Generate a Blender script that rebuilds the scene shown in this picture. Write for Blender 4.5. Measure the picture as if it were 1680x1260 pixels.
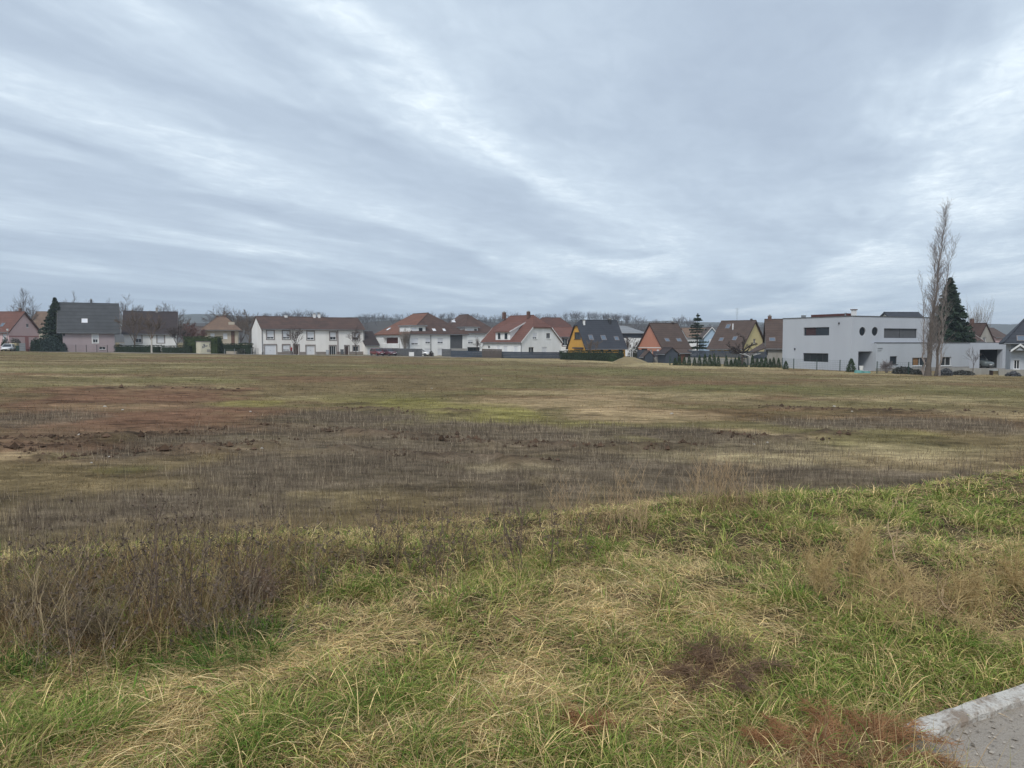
import bpy, bmesh, math, random
import numpy as np
from mathutils import Vector, Matrix
R = math.radians
for o in list(bpy.data.objects): bpy.data.objects.remove(o)
SC = bpy.context.scene
COL = SC.collection

# ---------------------------------------------------------------- camera
F, CX, CY, HOR = 1245.0, 840.0, 630.0, 562.0          # photograph pixels (1680 x 1260)
PITCH = math.atan((CY - HOR) / F)
CAMZ = 1.6
cam = bpy.data.cameras.new('camera'); co = bpy.data.objects.new('camera', cam); COL.objects.link(co)
co.location = (0, 0, CAMZ); co.rotation_euler = (math.pi/2 - PITCH, 0, 0)
cam.sensor_width = 36; cam.lens = 36*F/1680; cam.clip_start = 0.05; cam.clip_end = 20000
SC.camera = co
SC.render.resolution_x = 1024; SC.render.resolution_y = 768
SC.view_settings.view_transform = 'Standard'; SC.view_settings.look = 'None'
SC.view_settings.gamma = 1; SC.view_settings.exposure = 0.40

# ---------------------------------------------------------------- sky (overcast, streaked cloud sheet) and soft sun
SUN_EL, SUN_AZ = R(48), R(200)
W = bpy.data.worlds.new('World'); SC.world = W; W.use_nodes = True
nt = W.node_tree; nt.nodes.clear()
def N(t, ty, **k):
    n = t.nodes.new(ty)
    for a, b in k.items():
        if a.startswith('i_'):
            n.inputs[int(a[2:])].default_value = b
        else: setattr(n, a, b)
    return n
def L(t, a, b): t.links.new(a, b)
def M(t, op, a, b=None, c=None, clamp=False):
    n = t.nodes.new('ShaderNodeMath'); n.operation = op; n.use_clamp = clamp
    for i, v in enumerate((a, b, c)):
        if v is None: continue
        if isinstance(v, (int, float)): n.inputs[i].default_value = v
        else: L(t, v, n.inputs[i])
    return n.outputs[0]
def ramp(t, fac, stops, interp='LINEAR'):
    n = t.nodes.new('ShaderNodeValToRGB'); cr = n.color_ramp; cr.interpolation = interp
    while len(cr.elements) < len(stops): cr.elements.new(0.5)
    for e, (p, c) in zip(cr.elements, stops):
        e.position = p; e.color = (c if isinstance(c, tuple) else (c, c, c)) + (1,)
    L(t, fac, n.inputs[0]); return n.outputs[0]
def mixc(t, fac, a, b):
    n = t.nodes.new('ShaderNodeMix'); n.data_type = 'RGBA'
    for i, v in ((0, fac), (6, a), (7, b)):
        if isinstance(v, (int, float)): n.inputs[i].default_value = v
        elif isinstance(v, tuple): n.inputs[i].default_value = v + (1,)
        else: L(t, v, n.inputs[i])
    return n.outputs[2]
def noise(t, vec, scale, detail=4, rough=.5, dist=0.0):
    n = t.nodes.new('ShaderNodeTexNoise'); n.inputs['Scale'].default_value = scale
    n.inputs['Detail'].default_value = detail; n.inputs['Roughness'].default_value = rough
    n.inputs['Distortion'].default_value = dist
    L(t, vec, n.inputs['Vector']); return n.outputs[0]
def build_sky():
    t = nt
    sky = N(t, 'ShaderNodeTexSky', sky_type='NISHITA', sun_disc=False)
    sky.sun_elevation = SUN_EL; sky.sun_rotation = SUN_AZ; sky.dust_density = 2.0
    tc = N(t, 'ShaderNodeTexCoord'); sep = N(t, 'ShaderNodeSeparateXYZ'); L(t, tc.outputs['Generated'], sep.inputs[0])
    x, y, z = sep.outputs
    zc = M(t, 'MAXIMUM', z, 0.0)
    zz = M(t, 'ADD', zc, 0.012)
    X = M(t, 'DIVIDE', x, zz); Y = M(t, 'DIVIDE', y, zz)        # a flat sheet of cloud seen from below
    ca, sa = math.cos(R(12)), math.sin(R(12))
    q = M(t, 'SUBTRACT', M(t, 'MULTIPLY', X, ca), M(t, 'MULTIPLY', Y, sa))   # across the streaks
    q = M(t, 'SUBTRACT', q, M(t, 'MULTIPLY', M(t, 'MINIMUM', M(t, 'MULTIPLY', Y, Y), 60.0), .018))   # the streaks bend away to the right
    p = M(t, 'ADD', M(t, 'MULTIPLY', X, sa), M(t, 'MULTIPLY', Y, ca))        # along the streaks
    def vec(a, b, c=0.0):
        n = N(t, 'ShaderNodeCombineXYZ')
        for i, v in enumerate((a, b, c)):
            if isinstance(v, (int, float)): n.inputs[i].default_value = v
            else: L(t, v, n.inputs[i])
        return n.outputs[0]
    big = noise(t, vec(q, M(t, 'MULTIPLY', p, .30), 3.1), .75, 3, .5, .4)
    med = noise(t, vec(q, M(t, 'MULTIPLY', p, .38), 7.7), 1.7, 5, .50, .6)
    fin = noise(t, vec(q, M(t, 'MULTIPLY', p, .55), 1.3), 6.0, 6, .58, .5)
    # bands across the sheet, drifted by the noise
    qq = M(t, 'ADD', q, M(t, 'MULTIPLY', M(t, 'SUBTRACT', big, .5), 2.0))
    qq = M(t, 'ADD', qq, M(t, 'MULTIPLY', M(t, 'SUBTRACT', med, .5), 1.2))
    u = M(t, 'DIVIDE', M(t, 'ADD', qq, 5.0), 8.0, clamp=True)
    def U(v): return (v + 5.0)/8.0
    band = ramp(t, u, [(0.0, .45), (U(-4.4), .40), (U(-3.8), .14), (U(-3.1), .36), (U(-2.6), .76), (U(-2.25), .40), (U(-1.9), .10), (U(-1.45), .42), (U(-1.12), .92), (U(-.85), .52), (U(-.3), .18), (U(.35), .10), (U(.75), .50), (U(1.05), .82), (U(1.7), .6), (1.0, .5)], 'B_SPLINE')
    band = M(t, 'ADD', M(t, 'MULTIPLY', M(t, 'SUBTRACT', band, .45), .85), .42)
    far = M(t, 'MULTIPLY', M(t, 'SUBTRACT', p, 3.6), .55, clamp=True)       # thinner sheet farther off
    farn = M(t, 'ADD', M(t, 'MULTIPLY', M(t, 'SUBTRACT', big, .5), 2.2), M(t, 'ADD', .58, M(t, 'MULTIPLY', q, .045)))
    dens = N(t, 'ShaderNodeMix'); dens.data_type = 'FLOAT'
    L(t, M(t, 'MULTIPLY', far, .62), dens.inputs[0]); L(t, band, dens.inputs[2]); L(t, farn, dens.inputs[3])
    b = dens.outputs[0]
    b = M(t, 'ADD', b, M(t, 'MULTIPLY', M(t, 'SUBTRACT', med, .5), .52))
    b = M(t, 'ADD', b, M(t, 'MULTIPLY', M(t, 'SUBTRACT', fin, .5), .36))
    brk = noise(t, vec(q, M(t, 'MULTIPLY', p, .7), 9.1), 11.0, 7, .62, .8)
    b = M(t, 'ADD', b, M(t, 'MULTIPLY', M(t, 'MULTIPLY', M(t, 'SUBTRACT', b, .35), 1.4, clamp=True), M(t, 'MULTIPLY', M(t, 'SUBTRACT', brk, .5), 1.0)))   # broken fleecy edges in the brighter gaps
    b = M(t, 'ADD', b, 0.0, clamp=True)
    cloud = ramp(t, b, [(0.0, (.335, .402, .500)), (.30, (.410, .488, .585)), (.55, (.515, .602, .693)), (.80, (.690, .775, .842)), (1.0, (.86, .915, .955))])
    # toward the horizon the sheet closes to an even grey
    hz = M(t, 'SUBTRACT', 1.0, M(t, 'DIVIDE', zc, .15), clamp=True)
    hz = M(t, 'POWER', hz, 1.3)
    cloud = mixc(t, M(t, 'MULTIPLY', hz, .80), cloud, (.350, .448, .558))
    # a Nishita sky shows faintly through
    sc = N(t, 'ShaderNodeVectorMath', operation='SCALE'); L(t, sky.outputs[0], sc.inputs[0]); sc.inputs['Scale'].default_value = 0.10
    cl = N(t, 'ShaderNodeVectorMath', operation='SCALE'); L(t, cloud, cl.inputs[0]); cl.inputs['Scale'].default_value = 10.0
    skym = mixc(t, .96, sky.outputs[0], cl.outputs[0])
    bg = N(t, 'ShaderNodeBackground'); bg.inputs[1].default_value = 0.1; L(t, skym, bg.inputs[0])
    out = N(t, 'ShaderNodeOutputWorld'); L(t, bg.outputs[0], out.inputs[0])
build_sky()
sl = bpy.data.lights.new('sun', 'SUN'); so = bpy.data.objects.new('sun', sl); COL.objects.link(so)
sl.energy = 1.5; sl.angle = R(16); sl.color = (1, .97, .93)
sd = Vector((math.sin(SUN_AZ)*math.cos(SUN_EL), math.cos(SUN_AZ)*math.cos(SUN_EL), math.sin(SUN_EL)))
so.rotation_euler = sd.to_track_quat('Z', 'Y').to_euler(); so.location = (0, 0, 60)

# ---------------------------------------------------------------- materials
MATS = {}
def pbsdf(name):
    m = bpy.data.materials.new(name); m.use_nodes = True
    t = m.node_tree; b = t.nodes['Principled BSDF']; return m, t, b
def mat(name, c, c2=None, scale=1.5, rough=.85, bump=0.0, bscale=30, spec=.3, metal=0.0, streak=False, courses=0.0):
    if name in MATS: return MATS[name]
    m, t, b = pbsdf(name)
    tc = N(t, 'ShaderNodeTexCoord'); v = tc.outputs['Object']
    if c2 is None: c2 = tuple(x*.82 for x in c)
    if streak:
        mp = N(t, 'ShaderNodeMapping'); mp.inputs['Scale'].default_value = (1, 1, .18); L(t, v, mp.inputs[0]); vv = mp.outputs[0]
    else: vv = v
    n1 = noise(t, vv, scale, 6, .62)
    f = ramp(t, n1, [(.3, 0.0), (.7, 1.0)])
    colr = mixc(t, f, c, c2)
    if courses:
        sp = N(t, 'ShaderNodeSeparateXYZ'); L(t, v, sp.inputs[0])
        w = M(t, 'FRACT', M(t, 'MULTIPLY', sp.outputs[2], courses))
        n2 = noise(t, v, 6.0, 3, .6)
        dk = M(t, 'MULTIPLY', M(t, 'LESS_THAN', w, .22), M(t, 'ADD', .15, M(t, 'MULTIPLY', n2, .5)))
        colr = mixc(t, dk, colr, tuple(x*.45 for x in c2))
        bp = N(t, 'ShaderNodeBump'); bp.inputs['Strength'].default_value = .6; bp.inputs['Distance'].default_value = .05
        L(t, w, bp.inputs['Height']); L(t, bp.outputs[0], b.inputs['Normal'])
    elif bump:
        n3 = noise(t, v, bscale, 5, .6)
        bp = N(t, 'ShaderNodeBump'); bp.inputs['Strength'].default_value = bump; bp.inputs['Distance'].default_value = .02
        L(t, n3, bp.inputs['Height']); L(t, bp.outputs[0], b.inputs['Normal'])
    L(t, colr, b.inputs['Base Color']); b.inputs['Roughness'].default_value = rough
    b.inputs['Specular IOR Level'].default_value = spec; b.inputs['Metallic'].default_value = metal
    MATS[name] = m; return m
def attr_mat(name, trans=.25, rough=.7, spec=.25):
    """colour per blade comes from the mesh's own attribute; leaves let some light through"""
    if name in MATS: return MATS[name]
    m, t, b = pbsdf(name)
    a = N(t, 'ShaderNodeAttribute', attribute_name='Col')
    L(t, a.outputs[0], b.inputs['Base Color']); b.inputs['Roughness'].default_value = rough
    b.inputs['Specular IOR Level'].default_value = spec
    if trans:
        tr = N(t, 'ShaderNodeBsdfTranslucent'); L(t, a.outputs[0], tr.inputs[0])
        mx = N(t, 'ShaderNodeMixShader'); mx.inputs[0].default_value = trans
        L(t, b.outputs[0], mx.inputs[1]); L(t, tr.outputs[0], mx.inputs[2])
        L(t, mx.outputs[0], t.nodes['Material Output'].inputs[0])
    MATS[name] = m; return m

# ---------------------------------------------------------------- object helpers
def link(name, me, m=None, parent=None):
    o = bpy.data.objects.new(name, me); COL.objects.link(o)
    if m is not None and me is not None and not me.materials: me.materials.append(m)
    if parent is not None: o.parent = parent
    return o
def tag(o, label=None, cat=None, group=None, kind=None):
    if label: o['label'] = label
    if cat: o['category'] = cat
    if group: o['group'] = group
    if kind: o['kind'] = kind
    return o
def empty(name, loc=(0, 0, 0), rz=0.0):
    o = bpy.data.objects.new(name, None); COL.objects.link(o); o.empty_display_size = .2
    o.location = loc; o.rotation_euler = (0, 0, rz); return o
def np_mesh(name, V, Fc, col=None, smooth=False):
    """fast mesh from numpy arrays: V (n,3), Fc (m,3) or (m,4), col (n,3) per vertex"""
    V = np.asarray(V, np.float32); Fc = np.asarray(Fc, np.int32); k = Fc.shape[1]
    me = bpy.data.meshes.new(name)
    me.vertices.add(len(V)); me.vertices.foreach_set('co', V.ravel())
    me.loops.add(Fc.size); me.loops.foreach_set('vertex_index', Fc.ravel())
    me.polygons.add(len(Fc))
    me.polygons.foreach_set('loop_start', np.arange(0, Fc.size, k, dtype=np.int32))
    me.polygons.foreach_set('use_smooth', np.full(len(Fc), smooth, dtype=bool))
    me.update(calc_edges=True)
    if col is not None:
        a = me.color_attributes.new('Col', 'FLOAT_COLOR', 'POINT')
        c4 = np.ones((len(V), 4), np.float32); c4[:, :3] = col
        a.data.foreach_set('color', c4.ravel())
    return me
class MB:
    """collects boxes, slabs, prisms and tubes into ONE mesh"""
    def __init__(s): s.v = []; s.f = []
    def add(s, vs, fs):
        n = len(s.v); s.v += [tuple(map(float, v)) for v in vs]; s.f += [tuple(i+n for i in f) for f in fs]; return s
    def box(s, a, b):
        (x0, y0, z0), (x1, y1, z1) = [min(p, q) for p, q in zip(a, b)], [max(p, q) for p, q in zip(a, b)]
        return s.add([(x0,y0,z0),(x1,y0,z0),(x1,y1,z0),(x0,y1,z0),(x0,y0,z1),(x1,y0,z1),(x1,y1,z1),(x0,y1,z1)],
                     [(3,2,1,0),(4,5,6,7),(0,1,5,4),(1,2,6,5),(2,3,7,6),(3,0,4,7)])
    def prism(s, poly, d):
        """closed solid: planar polygon pushed along vector d"""
        n = len(poly); d = Vector(d); P = [Vector(p) for p in poly]
        nor = (P[1]-P[0]).cross(P[2]-P[0])
        if nor.dot(d) > 0: P = P[::-1]
        vs = P + [p + d for p in P]
        fs = [tuple(range(n)), tuple(range(2*n-1, n-1, -1))] + [(i, n+i, n+(i+1) % n, (i+1) % n)[::-1][::-1] for i in range(n)]
        fs = fs[:2] + [((i+1) % n, i, n+i, n+(i+1) % n) for i in range(n)]
        return s.add(vs, fs)
    def tube(s, p0, p1, r0, r1=None, n=6, caps=True):
        r1 = r0 if r1 is None else r1
        p0, p1 = Vector(p0), Vector(p1); d = (p1-p0).normalized()
        a = d.orthogonal().normalized(); b = d.cross(a)
        vs = [p0 + (a*math.cos(2*math.pi*i/n) + b*math.sin(2*math.pi*i/n))*r0 for i in range(n)] + \
             [p1 + (a*math.cos(2*math.pi*i/n) + b*math.sin(2*math.pi*i/n))*r1 for i in range(n)]
        fs = [(i, (i+1) % n, n+(i+1) % n, n+i) for i in range(n)]
        if caps: fs += [tuple(range(n-1, -1, -1)), tuple(range(n, 2*n))]
        return s.add(vs, fs)
    def mesh(s, name, bevel=0.0):
        me = bpy.data.meshes.new(name); me.from_pydata(s.v, [], s.f)
        if bevel:
            bm = bmesh.new(); bm.from_mesh(me)
            bmesh.ops.bevel(bm, geom=list(bm.edges), offset=bevel, segments=2, affect='EDGES', clamp_overlap=True)
            bm.to_mesh(me); bm.free()
        me.update(); return me
    def build(s, name, m, parent=None, bevel=0.0):
        return link(name, s.mesh(name, bevel), m, parent)

# ---------------------------------------------------------------- noise on arrays
def _h(ix, iy, seed):
    h = (ix.astype(np.int64)*374761393 + iy.astype(np.int64)*668265263 + seed*974711) & 0xffffffff
    h = ((h ^ (h >> 13))*1274126177) & 0xffffffff
    return ((h ^ (h >> 16)) & 0xffff)/65535.0
def vnoise(x, y, seed=0):
    x = np.asarray(x, float); y = np.asarray(y, float)
    ix, iy = np.floor(x), np.floor(y); fx, fy = x-ix, y-iy
    fx = fx*fx*(3-2*fx); fy = fy*fy*(3-2*fy)
    a, b = _h(ix, iy, seed), _h(ix+1, iy, seed); c, d = _h(ix, iy+1, seed), _h(ix+1, iy+1, seed)
    return (a*(1-fx)+b*fx)*(1-fy) + (c*(1-fx)+d*fx)*fy
def fbm(x, y, octv=4, seed=0, gain=.5):
    s = 0; a = 1; n = 0
    for i in range(octv):
        s = s + a*vnoise(np.asarray(x)*2**i, np.asarray(y)*2**i, seed+i*17); n += a; a *= gain
    return s/n
def sstep(a, b, x):
    t = np.clip((x-a)/(b-a), 0, 1); return t*t*(3-2*t)

# ---------------------------------------------------------------- pixel <-> place
def ray(px, py):
    return Vector((px-CX, F*math.cos(PITCH) + (CY-py)*math.sin(PITCH), -F*math.sin(PITCH) + (CY-py)*math.cos(PITCH)))
def TX(px, py=560): d = ray(px, py); return d.x/d.y
def at(px, py, D):
    d = ray(px, py); return Vector((d.x/d.y*D, D, CAMZ + d.z/d.y*D))
def zpx(py, D): return at(CX, py, D).z
# road edge frame: K0 a point on the kerb, KU along it, KN into the verge
K0 = np.array((1.690, 2.985)); KU = np.array((.895, .4455)); KN = np.array((-.4455, .895))
def road_s(x, y): return (np.asarray(x)-K0[0])*KN[0] + (np.asarray(y)-K0[1])*KN[1]
def road_a(x, y): return (np.asarray(x)-K0[0])*KU[0] + (np.asarray(y)-K0[1])*KU[1]
def field_plane(x, y): return -1.45 - 0.012*np.clip(np.asarray(x, float), -260, 260)
def verge_edge(x, y): return np.clip(4.35 - .13*road_a(x, y), 3.5, 5.6)
def base_z(x, y):
    """land without its small bumps"""
    s = road_s(x, y); e = verge_edge(x, y)
    t = sstep(e-.5, e+3.4, s)
    a = road_a(x, y); lf = (1-sstep(-.55, -.12, a))*(1-sstep(0, .3, s))     # left of the kerb's end the verge runs on over the path
    return -.035*(1-t) + sstep(0.1, .9, s)*.07*(1-t) + lf*.10 + t*field_plane(x, y)
def gpix(px, py):
    """where the line of sight through a pixel meets the field"""
    d = ray(px, py); k = (CAMZ+1.45)/(-d.z - .012*d.x)
    return np.array((d.x*k, d.y*k))
# ---------------------------------------------------------------- the field: what grows or lies bare where
C_GRASS = np.array((.146, .112, .060)); C_GREEN = np.array((.122, .116, .050)); C_RED = np.array((.140, .080, .050))
C_DARK = np.array((.070, .050, .036)); C_TAN = np.array((.285, .212, .122)); C_MOSS = np.array((.185, .165, .060))
C_STUB = np.array((.122, .098, .068)); C_STRAW = np.array((.330, .275, .155)); C_SOIL = np.array((.105, .078, .052))
for _c in (C_GRASS, C_GREEN, C_RED, C_DARK, C_TAN, C_MOSS, C_STUB, C_STRAW, C_SOIL): _c *= (1.32, 1.28, 1.25)
C_BRN = C_RED*np.array((.80, .88, .95))
PATCH = [  # pixel centre, pixel radii in the photograph -> ellipse on the land; kind; strength
 (170,705,330,48,'B',.75),(330,735,240,22,'B',.6),(200,668,300,22,'B',.6),(520,770,120,20,'B',.3),(210,652,200,20,'R',.9),(300,682,220,16,'R',.8),(120,640,90,7,'R',.7),(500,622,130,6,'R',.7),(60,668,90,8,'R',.4),(620,618,80,5,'R',.4),
 (1330,624,60,3,'R',.5),(1600,633,70,3,'R',.5),(230,700,260,10,'R',.5),(90,735,140,9,'R',.6),
 (30,748,75,9,'T',.9),(330,775,150,16,'T',.45),(460,762,60,14,'T',.6),(900,662,170,14,'T',.75),(1040,684,170,14,'T',.8),(1190,712,90,10,'T',.7),(960,645,160,8,'T',.5),(1310,722,60,8,'T',.5),(500,740,70,8,'T',.3),(190,668,120,8,'T',.35),
 (830,684,85,13,'M',1.0),(655,661,75,8,'M',.9),(740,672,110,10,'M',.7),(400,661,70,6,'M',.8),(200,772,70,9,'M',.6),(960,697,90,7,'M',.7),(400,722,70,7,'M',.8),(430,800,50,8,'M',.5),(600,655,160,6,'M',.4),(90,750,60,6,'M',.4),(1370,728,40,6,'M',.6),(1500,712,40,6,'M',.4),
 (820,765,760,62,'S',.8),(560,688,150,16,'S',1.0),(800,712,340,20,'S',1.0),(1080,712,130,11,'S',1.0),(1350,698,110,11,'S',1.0),(1560,697,150,12,'S',.9),(1260,728,120,14,'S',.7),(700,780,600,45,'S',1.0),(1400,790,420,28,'S',1.0),(250,835,420,40,'S',1.0),(60,690,90,16,'S',.7),(300,722,160,8,'S',.8),(600,735,120,14,'S',.9),(1250,780,260,18,'S',.8),
 (1480,742,230,18,'W',.45),(1300,756,140,12,'W',.4),(1150,748,120,12,'W',.35),(1050,594,110,6,'W',1.0),(880,590,120,4,'W',.7),(1180,602,200,4,'W',.7),(1450,613,260,4,'W',.5),(1480,655,200,9,'W',.4),(820,770,120,10,'W',.3),(150,617,110,2.5,'W',.5),
 (1280,640,200,9,'G',.8),(1080,612,160,6,'G',.6),(240,768,60,8,'G',.4),(1600,640,160,8,'G',.5),(800,603,300,5,'G',.5),(330,625,130,6,'G',.5),(1420,665,160,8,'G',.4),
]
PKIND = {'B': C_BRN, 'R': C_RED, 'T': C_TAN, 'M': C_MOSS, 'S': C_STUB, 'W': C_STRAW, 'G': C_GREEN}
def _ell(px, py, rx, ry):
    c = gpix(px, py); a = gpix(px, py-ry); b = gpix(px, py+ry)
    return c[0], c[1], rx*c[1]/F, max((a[1]-b[1])/2, .4), (a[1]+b[1])/2
PELL = [_ell(*p[:4]) + (p[4], p[5]) for p in PATCH]
TRACKS = [[(-60,728),(60,722),(200,716),(330,708),(480,699)],[(70,752),(180,742),(300,737),(400,729),(470,724)],[(-40,738),(60,735),(140,728)],
          [(520,704),(640,714),(760,722),(860,730),(960,734),(1060,732),(1150,728)],[(560,738),(660,746),(760,752),(900,761)],[(1180,716),(1280,722),(1380,712)],
          [(130,639),(250,637),(380,641)],[(1240,669),(1400,673),(1560,676),(1680,678)],[(620,676),(700,675),(780,676)],[(560,668),(640,672)]]
TRK = [np.array([gpix(*p) for p in tr]) for tr in TRACKS]
def seg_dist(x, y, P):
    d = np.full(np.shape(x), 1e9)
    for a, b in zip(P[:-1], P[1:]):
        v = b-a; t = np.clip(((x-a[0])*v[0]+(y-a[1])*v[1])/(v@v), 0, 1)
        d = np.minimum(d, np.hypot(x-a[0]-t*v[0], y-a[1]-t*v[1]))
    return d
def field_info(x, y):
    """colour of the land, share of dead stubble, share of bare soil, clod height"""
    x = np.asarray(x, float); y = np.asarray(y, float)
    dist = np.maximum(np.hypot(x, y), 4)
    n1 = fbm(x*.10, y*.10, 5, 3); n2 = fbm(x*.5, y*.35, 4, 9); n3 = fbm(x*1.7, y*1.2, 3, 21)
    col = C_GRASS*(1) + np.zeros(x.shape+(3,))
    w = sstep(.42, .62, n1)[..., None]; col = col*(1-w*.5) + C_GREEN*w*.5
    w = sstep(.55, .70, fbm(x*.06+9, y*.16, 5, 31))[..., None]; col = col*(1-w*.55) + C_RED*w*.55
    w = sstep(.56, .72, fbm(x*.09+40, y*.2, 5, 47))[..., None]; col = col*(1-w*.4) + C_STRAW*w*.4
    stub = np.zeros(x.shape); bare = np.zeros(x.shape)
    for cx, cy, rx, ry, cyy, k, st in PELL:
        r = np.sqrt(((x-cx)/rx)**2 + ((y-cyy)/ry)**2)
        r = r + (n2-.5)*1.1 + (n3-.5)*.5
        m = st*(1-sstep(.45, 1.2, r))
        col = col*(1-m[..., None]) + PKIND[k]*m[..., None]
        if k == 'S': stub = np.maximum(stub*(1-m*0), m); bare = bare*(1-m)
        else:
            stub = stub*(1-m)
            if k in 'RTB': bare = np.maximum(bare, m)
            else: bare = bare*(1-m)
    clod = np.zeros(x.shape)
    for i, P in enumerate(TRK):
        D0 = P[:, 1].mean(); wd = .32 + D0*.007
        d = seg_dist(x + (n2-.5)*1.3, y + (n3-.5)*1.6 + (n2-.5)*.9, P)
        m = np.exp(-(d/wd)**2)*sstep(.30, .62, n3*.55 + n2*.45)
        clod = np.maximum(clod, m)
        col = col*(1-m[..., None]*.85) + C_DARK*m[..., None]*.85; stub = stub*(1-m); bare = np.maximum(bare, m)
    return col, stub, bare, clod
def gz(x, y):
    """height of the ground"""
    x = np.asarray(x, float); y = np.asarray(y, float)
    s = road_s(x, y); e = verge_edge(x, y); z = base_z(x, y)
    verge = np.maximum(sstep(.15, .6, s), (1-sstep(-.6, -.2, road_a(x, y)))*.6)*(1-sstep(e, e+2, s))
    z = z + verge*((fbm(x*1.1, y*1.1, 3, 5)-.45)*.20)
    fld = sstep(e+1.5, e+4, s)
    dist = np.hypot(x, y)
    z = z + fld*((fbm(x*.11, y*.11, 3, 12)-.5)*.16*np.clip(dist/30, 0, 1) + (fbm(x*.9, y*.9, 3, 14)-.5)*.09*(1-sstep(60, 110, dist)))
    return z
def gz1(x, y): return float(gz(np.array([x]), np.array([y]))[0])
def gpt(px, D, dz=0.0): 
    x = TX(px)*D; return Vector((x, D, gz1(x, D)+dz))
def build_ground():
    rings = np.concatenate([[.6], np.geomspace(1.2, 170, 420), np.geomspace(180, 2500, 34)])
    ang = np.concatenate([np.linspace(-50, 50, 300), np.linspace(52, 308, 56)])*math.pi/180
    rr, aa = np.meshgrid(rings, ang, indexing='ij')
    x = rr*np.sin(aa); y = rr*np.cos(aa)
    col, stub, bare, clod = field_info(x, y)
    z = gz(x, y)
    near = 1-sstep(90, 140, rr)
    z = z + clod*(.05+.22*fbm(x*2.6, y*2.6, 3, 77))*near + bare*(fbm(x*3.1, y*3.1, 2, 66)-.5)*.05*near
    s = road_s(x, y); e = verge_edge(x, y)
    vg = (1-sstep(e-.2, e+1.8, s))[..., None]
    soil = np.array((.10, .075, .045))*(.7+.6*fbm(x*2, y*2, 3, 8))[..., None]
    col = col*(1-vg) + soil*vg
    # the mound of earth in front of the yellow house
    nr, na = x.shape
    idx = np.arange(nr*na).reshape(nr, na)
    a = idx[:-1, :]; b = idx[1:, :]
    Fq = np.stack([a, np.roll(a, -1, 1), np.roll(b, -1, 1), b], -1).reshape(-1, 4)[:, ::-1]
    V = np.stack([x, y, z], -1).reshape(-1, 3)
    me = np_mesh('field', V, Fq, col.reshape(-1, 3), smooth=True)
    m, t, bs = pbsdf('field_earth')
    tc = N(t, 'ShaderNodeTexCoord'); v = tc.outputs['Object']
    at_ = N(t, 'ShaderNodeAttribute', attribute_name='Col')
    mp = N(t, 'ShaderNodeMapping'); mp.inputs['Scale'].default_value = (.45, 1, 1); L(t, v, mp.inputs[0])
    n1 = noise(t, mp.outputs[0], 2.2, 9, .70); n4 = noise(t, mp.outputs[0], .55, 6, .65); n2 = noise(t, v, 17, 6, .65); n3 = noise(t, v, .5, 5, .6)
    k = M(t, 'MULTIPLY', M(t, 'MULTIPLY', ramp(t, n1, [(.30, .45), (.50, .95), (.70, 1.5)]), ramp(t, n2, [(.3, .65), (.7, 1.3)])), ramp(t, n4, [(.34, .60), (.5, 1.0), (.66, 1.25)]))
    vm = N(t, 'ShaderNodeVectorMath', operation='SCALE'); L(t, at_.outputs[0], vm.inputs[0]); L(t, k, vm.inputs['Scale'])
    c = mixc(t, ramp(t, n3, [(.52, 0.0), (.66, .25)]), vm.outputs[0], (.22, .17, .09))
    L(t, c, bs.inputs['Base Color']); bs.inputs['Roughness'].default_value = .95; bs.inputs['Specular IOR Level'].default_value = .03
    bp = N(t, 'ShaderNodeBump'); bp.inputs['Strength'].default_value = .9; bp.inputs['Distance'].default_value = .06
    L(t, M(t, 'ADD', n1, M(t, 'MULTIPLY', n2, .4)), bp.inputs['Height']); L(t, bp.outputs[0], bs.inputs['Normal'])
    tag(link('field', me, m), kind='structure')
build_ground()
def strip(name, P0, P1, w0, w1, z, m, n=24, drape=None, kind='structure'):
    """flat band from P0 to P1, reaching w0..w1 to its left"""
    P0, P1 = np.array(P0, float), np.array(P1, float); d = (P1-P0)/np.linalg.norm(P1-P0); nn = np.array((-d[1], d[0]))
    vs = []; fs = []
    for i in range(n+1):
        p = P0+(P1-P0)*i/n
        for w in (w0, w1):
            q = p+nn*w; vs.append((q[0], q[1], (gz1(*q)+drape) if drape is not None else z))
    for i in range(n): fs.append((2*i, 2*i+2, 2*i+3, 2*i+1))
    mb = MB(); mb.add(vs, fs); return tag(mb.build(name, m), kind=kind)
# the path we stand on, its kerb and grit
m, t, bs = pbsdf('worn_asphalt')
v = N(t, 'ShaderNodeTexCoord').outputs['Object']
n1 = noise(t, v, 2.2, 6, .6); n2 = noise(t, v, 160, 3, .7); n3 = noise(t, v, 38, 4, .6)
c = mixc(t, ramp(t, n1, [(.3, 0.0), (.7, 1.0)]), (.275, .235, .190), (.355, .30, .24))
c = mixc(t, ramp(t, n2, [(.45, 0.0), (.62, .55)]), c, (.50, .45, .39))
c = mixc(t, ramp(t, n3, [(.32, .6), (.45, 0.0)]), c, (.12, .105, .09))
L(t, c, bs.inputs['Base Color']); bs.inputs['Roughness'].default_value = .93
bp = N(t, 'ShaderNodeBump'); bp.inputs['Strength'].default_value = .8; bp.inputs['Distance'].default_value = .008
L(t, M(t, 'ADD', n2, n3), bp.inputs['Height']); L(t, bp.outputs[0], bs.inputs['Normal']); M_ASPH = m
A = K0 - KU*.75; B = K0 + KU*40
strip('path', A, B, -3.6, 0.012, 0.0, M_ASPH, n=4)
m, t, bs = pbsdf('kerb_concrete')
v = N(t, 'ShaderNodeTexCoord').outputs['Object']
n1 = noise(t, v, 7, 7, .7); n2 = noise(t, v, 60, 4, .6)
c = mixc(t, ramp(t, n1, [(.46, 0.0), (.60, 1.0)]), (.56, .53, .475), (.27, .21, .16))
c = mixc(t, ramp(t, n2, [(.52, 0.0), (.66, .7)]), c, (.22, .17, .13))
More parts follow.
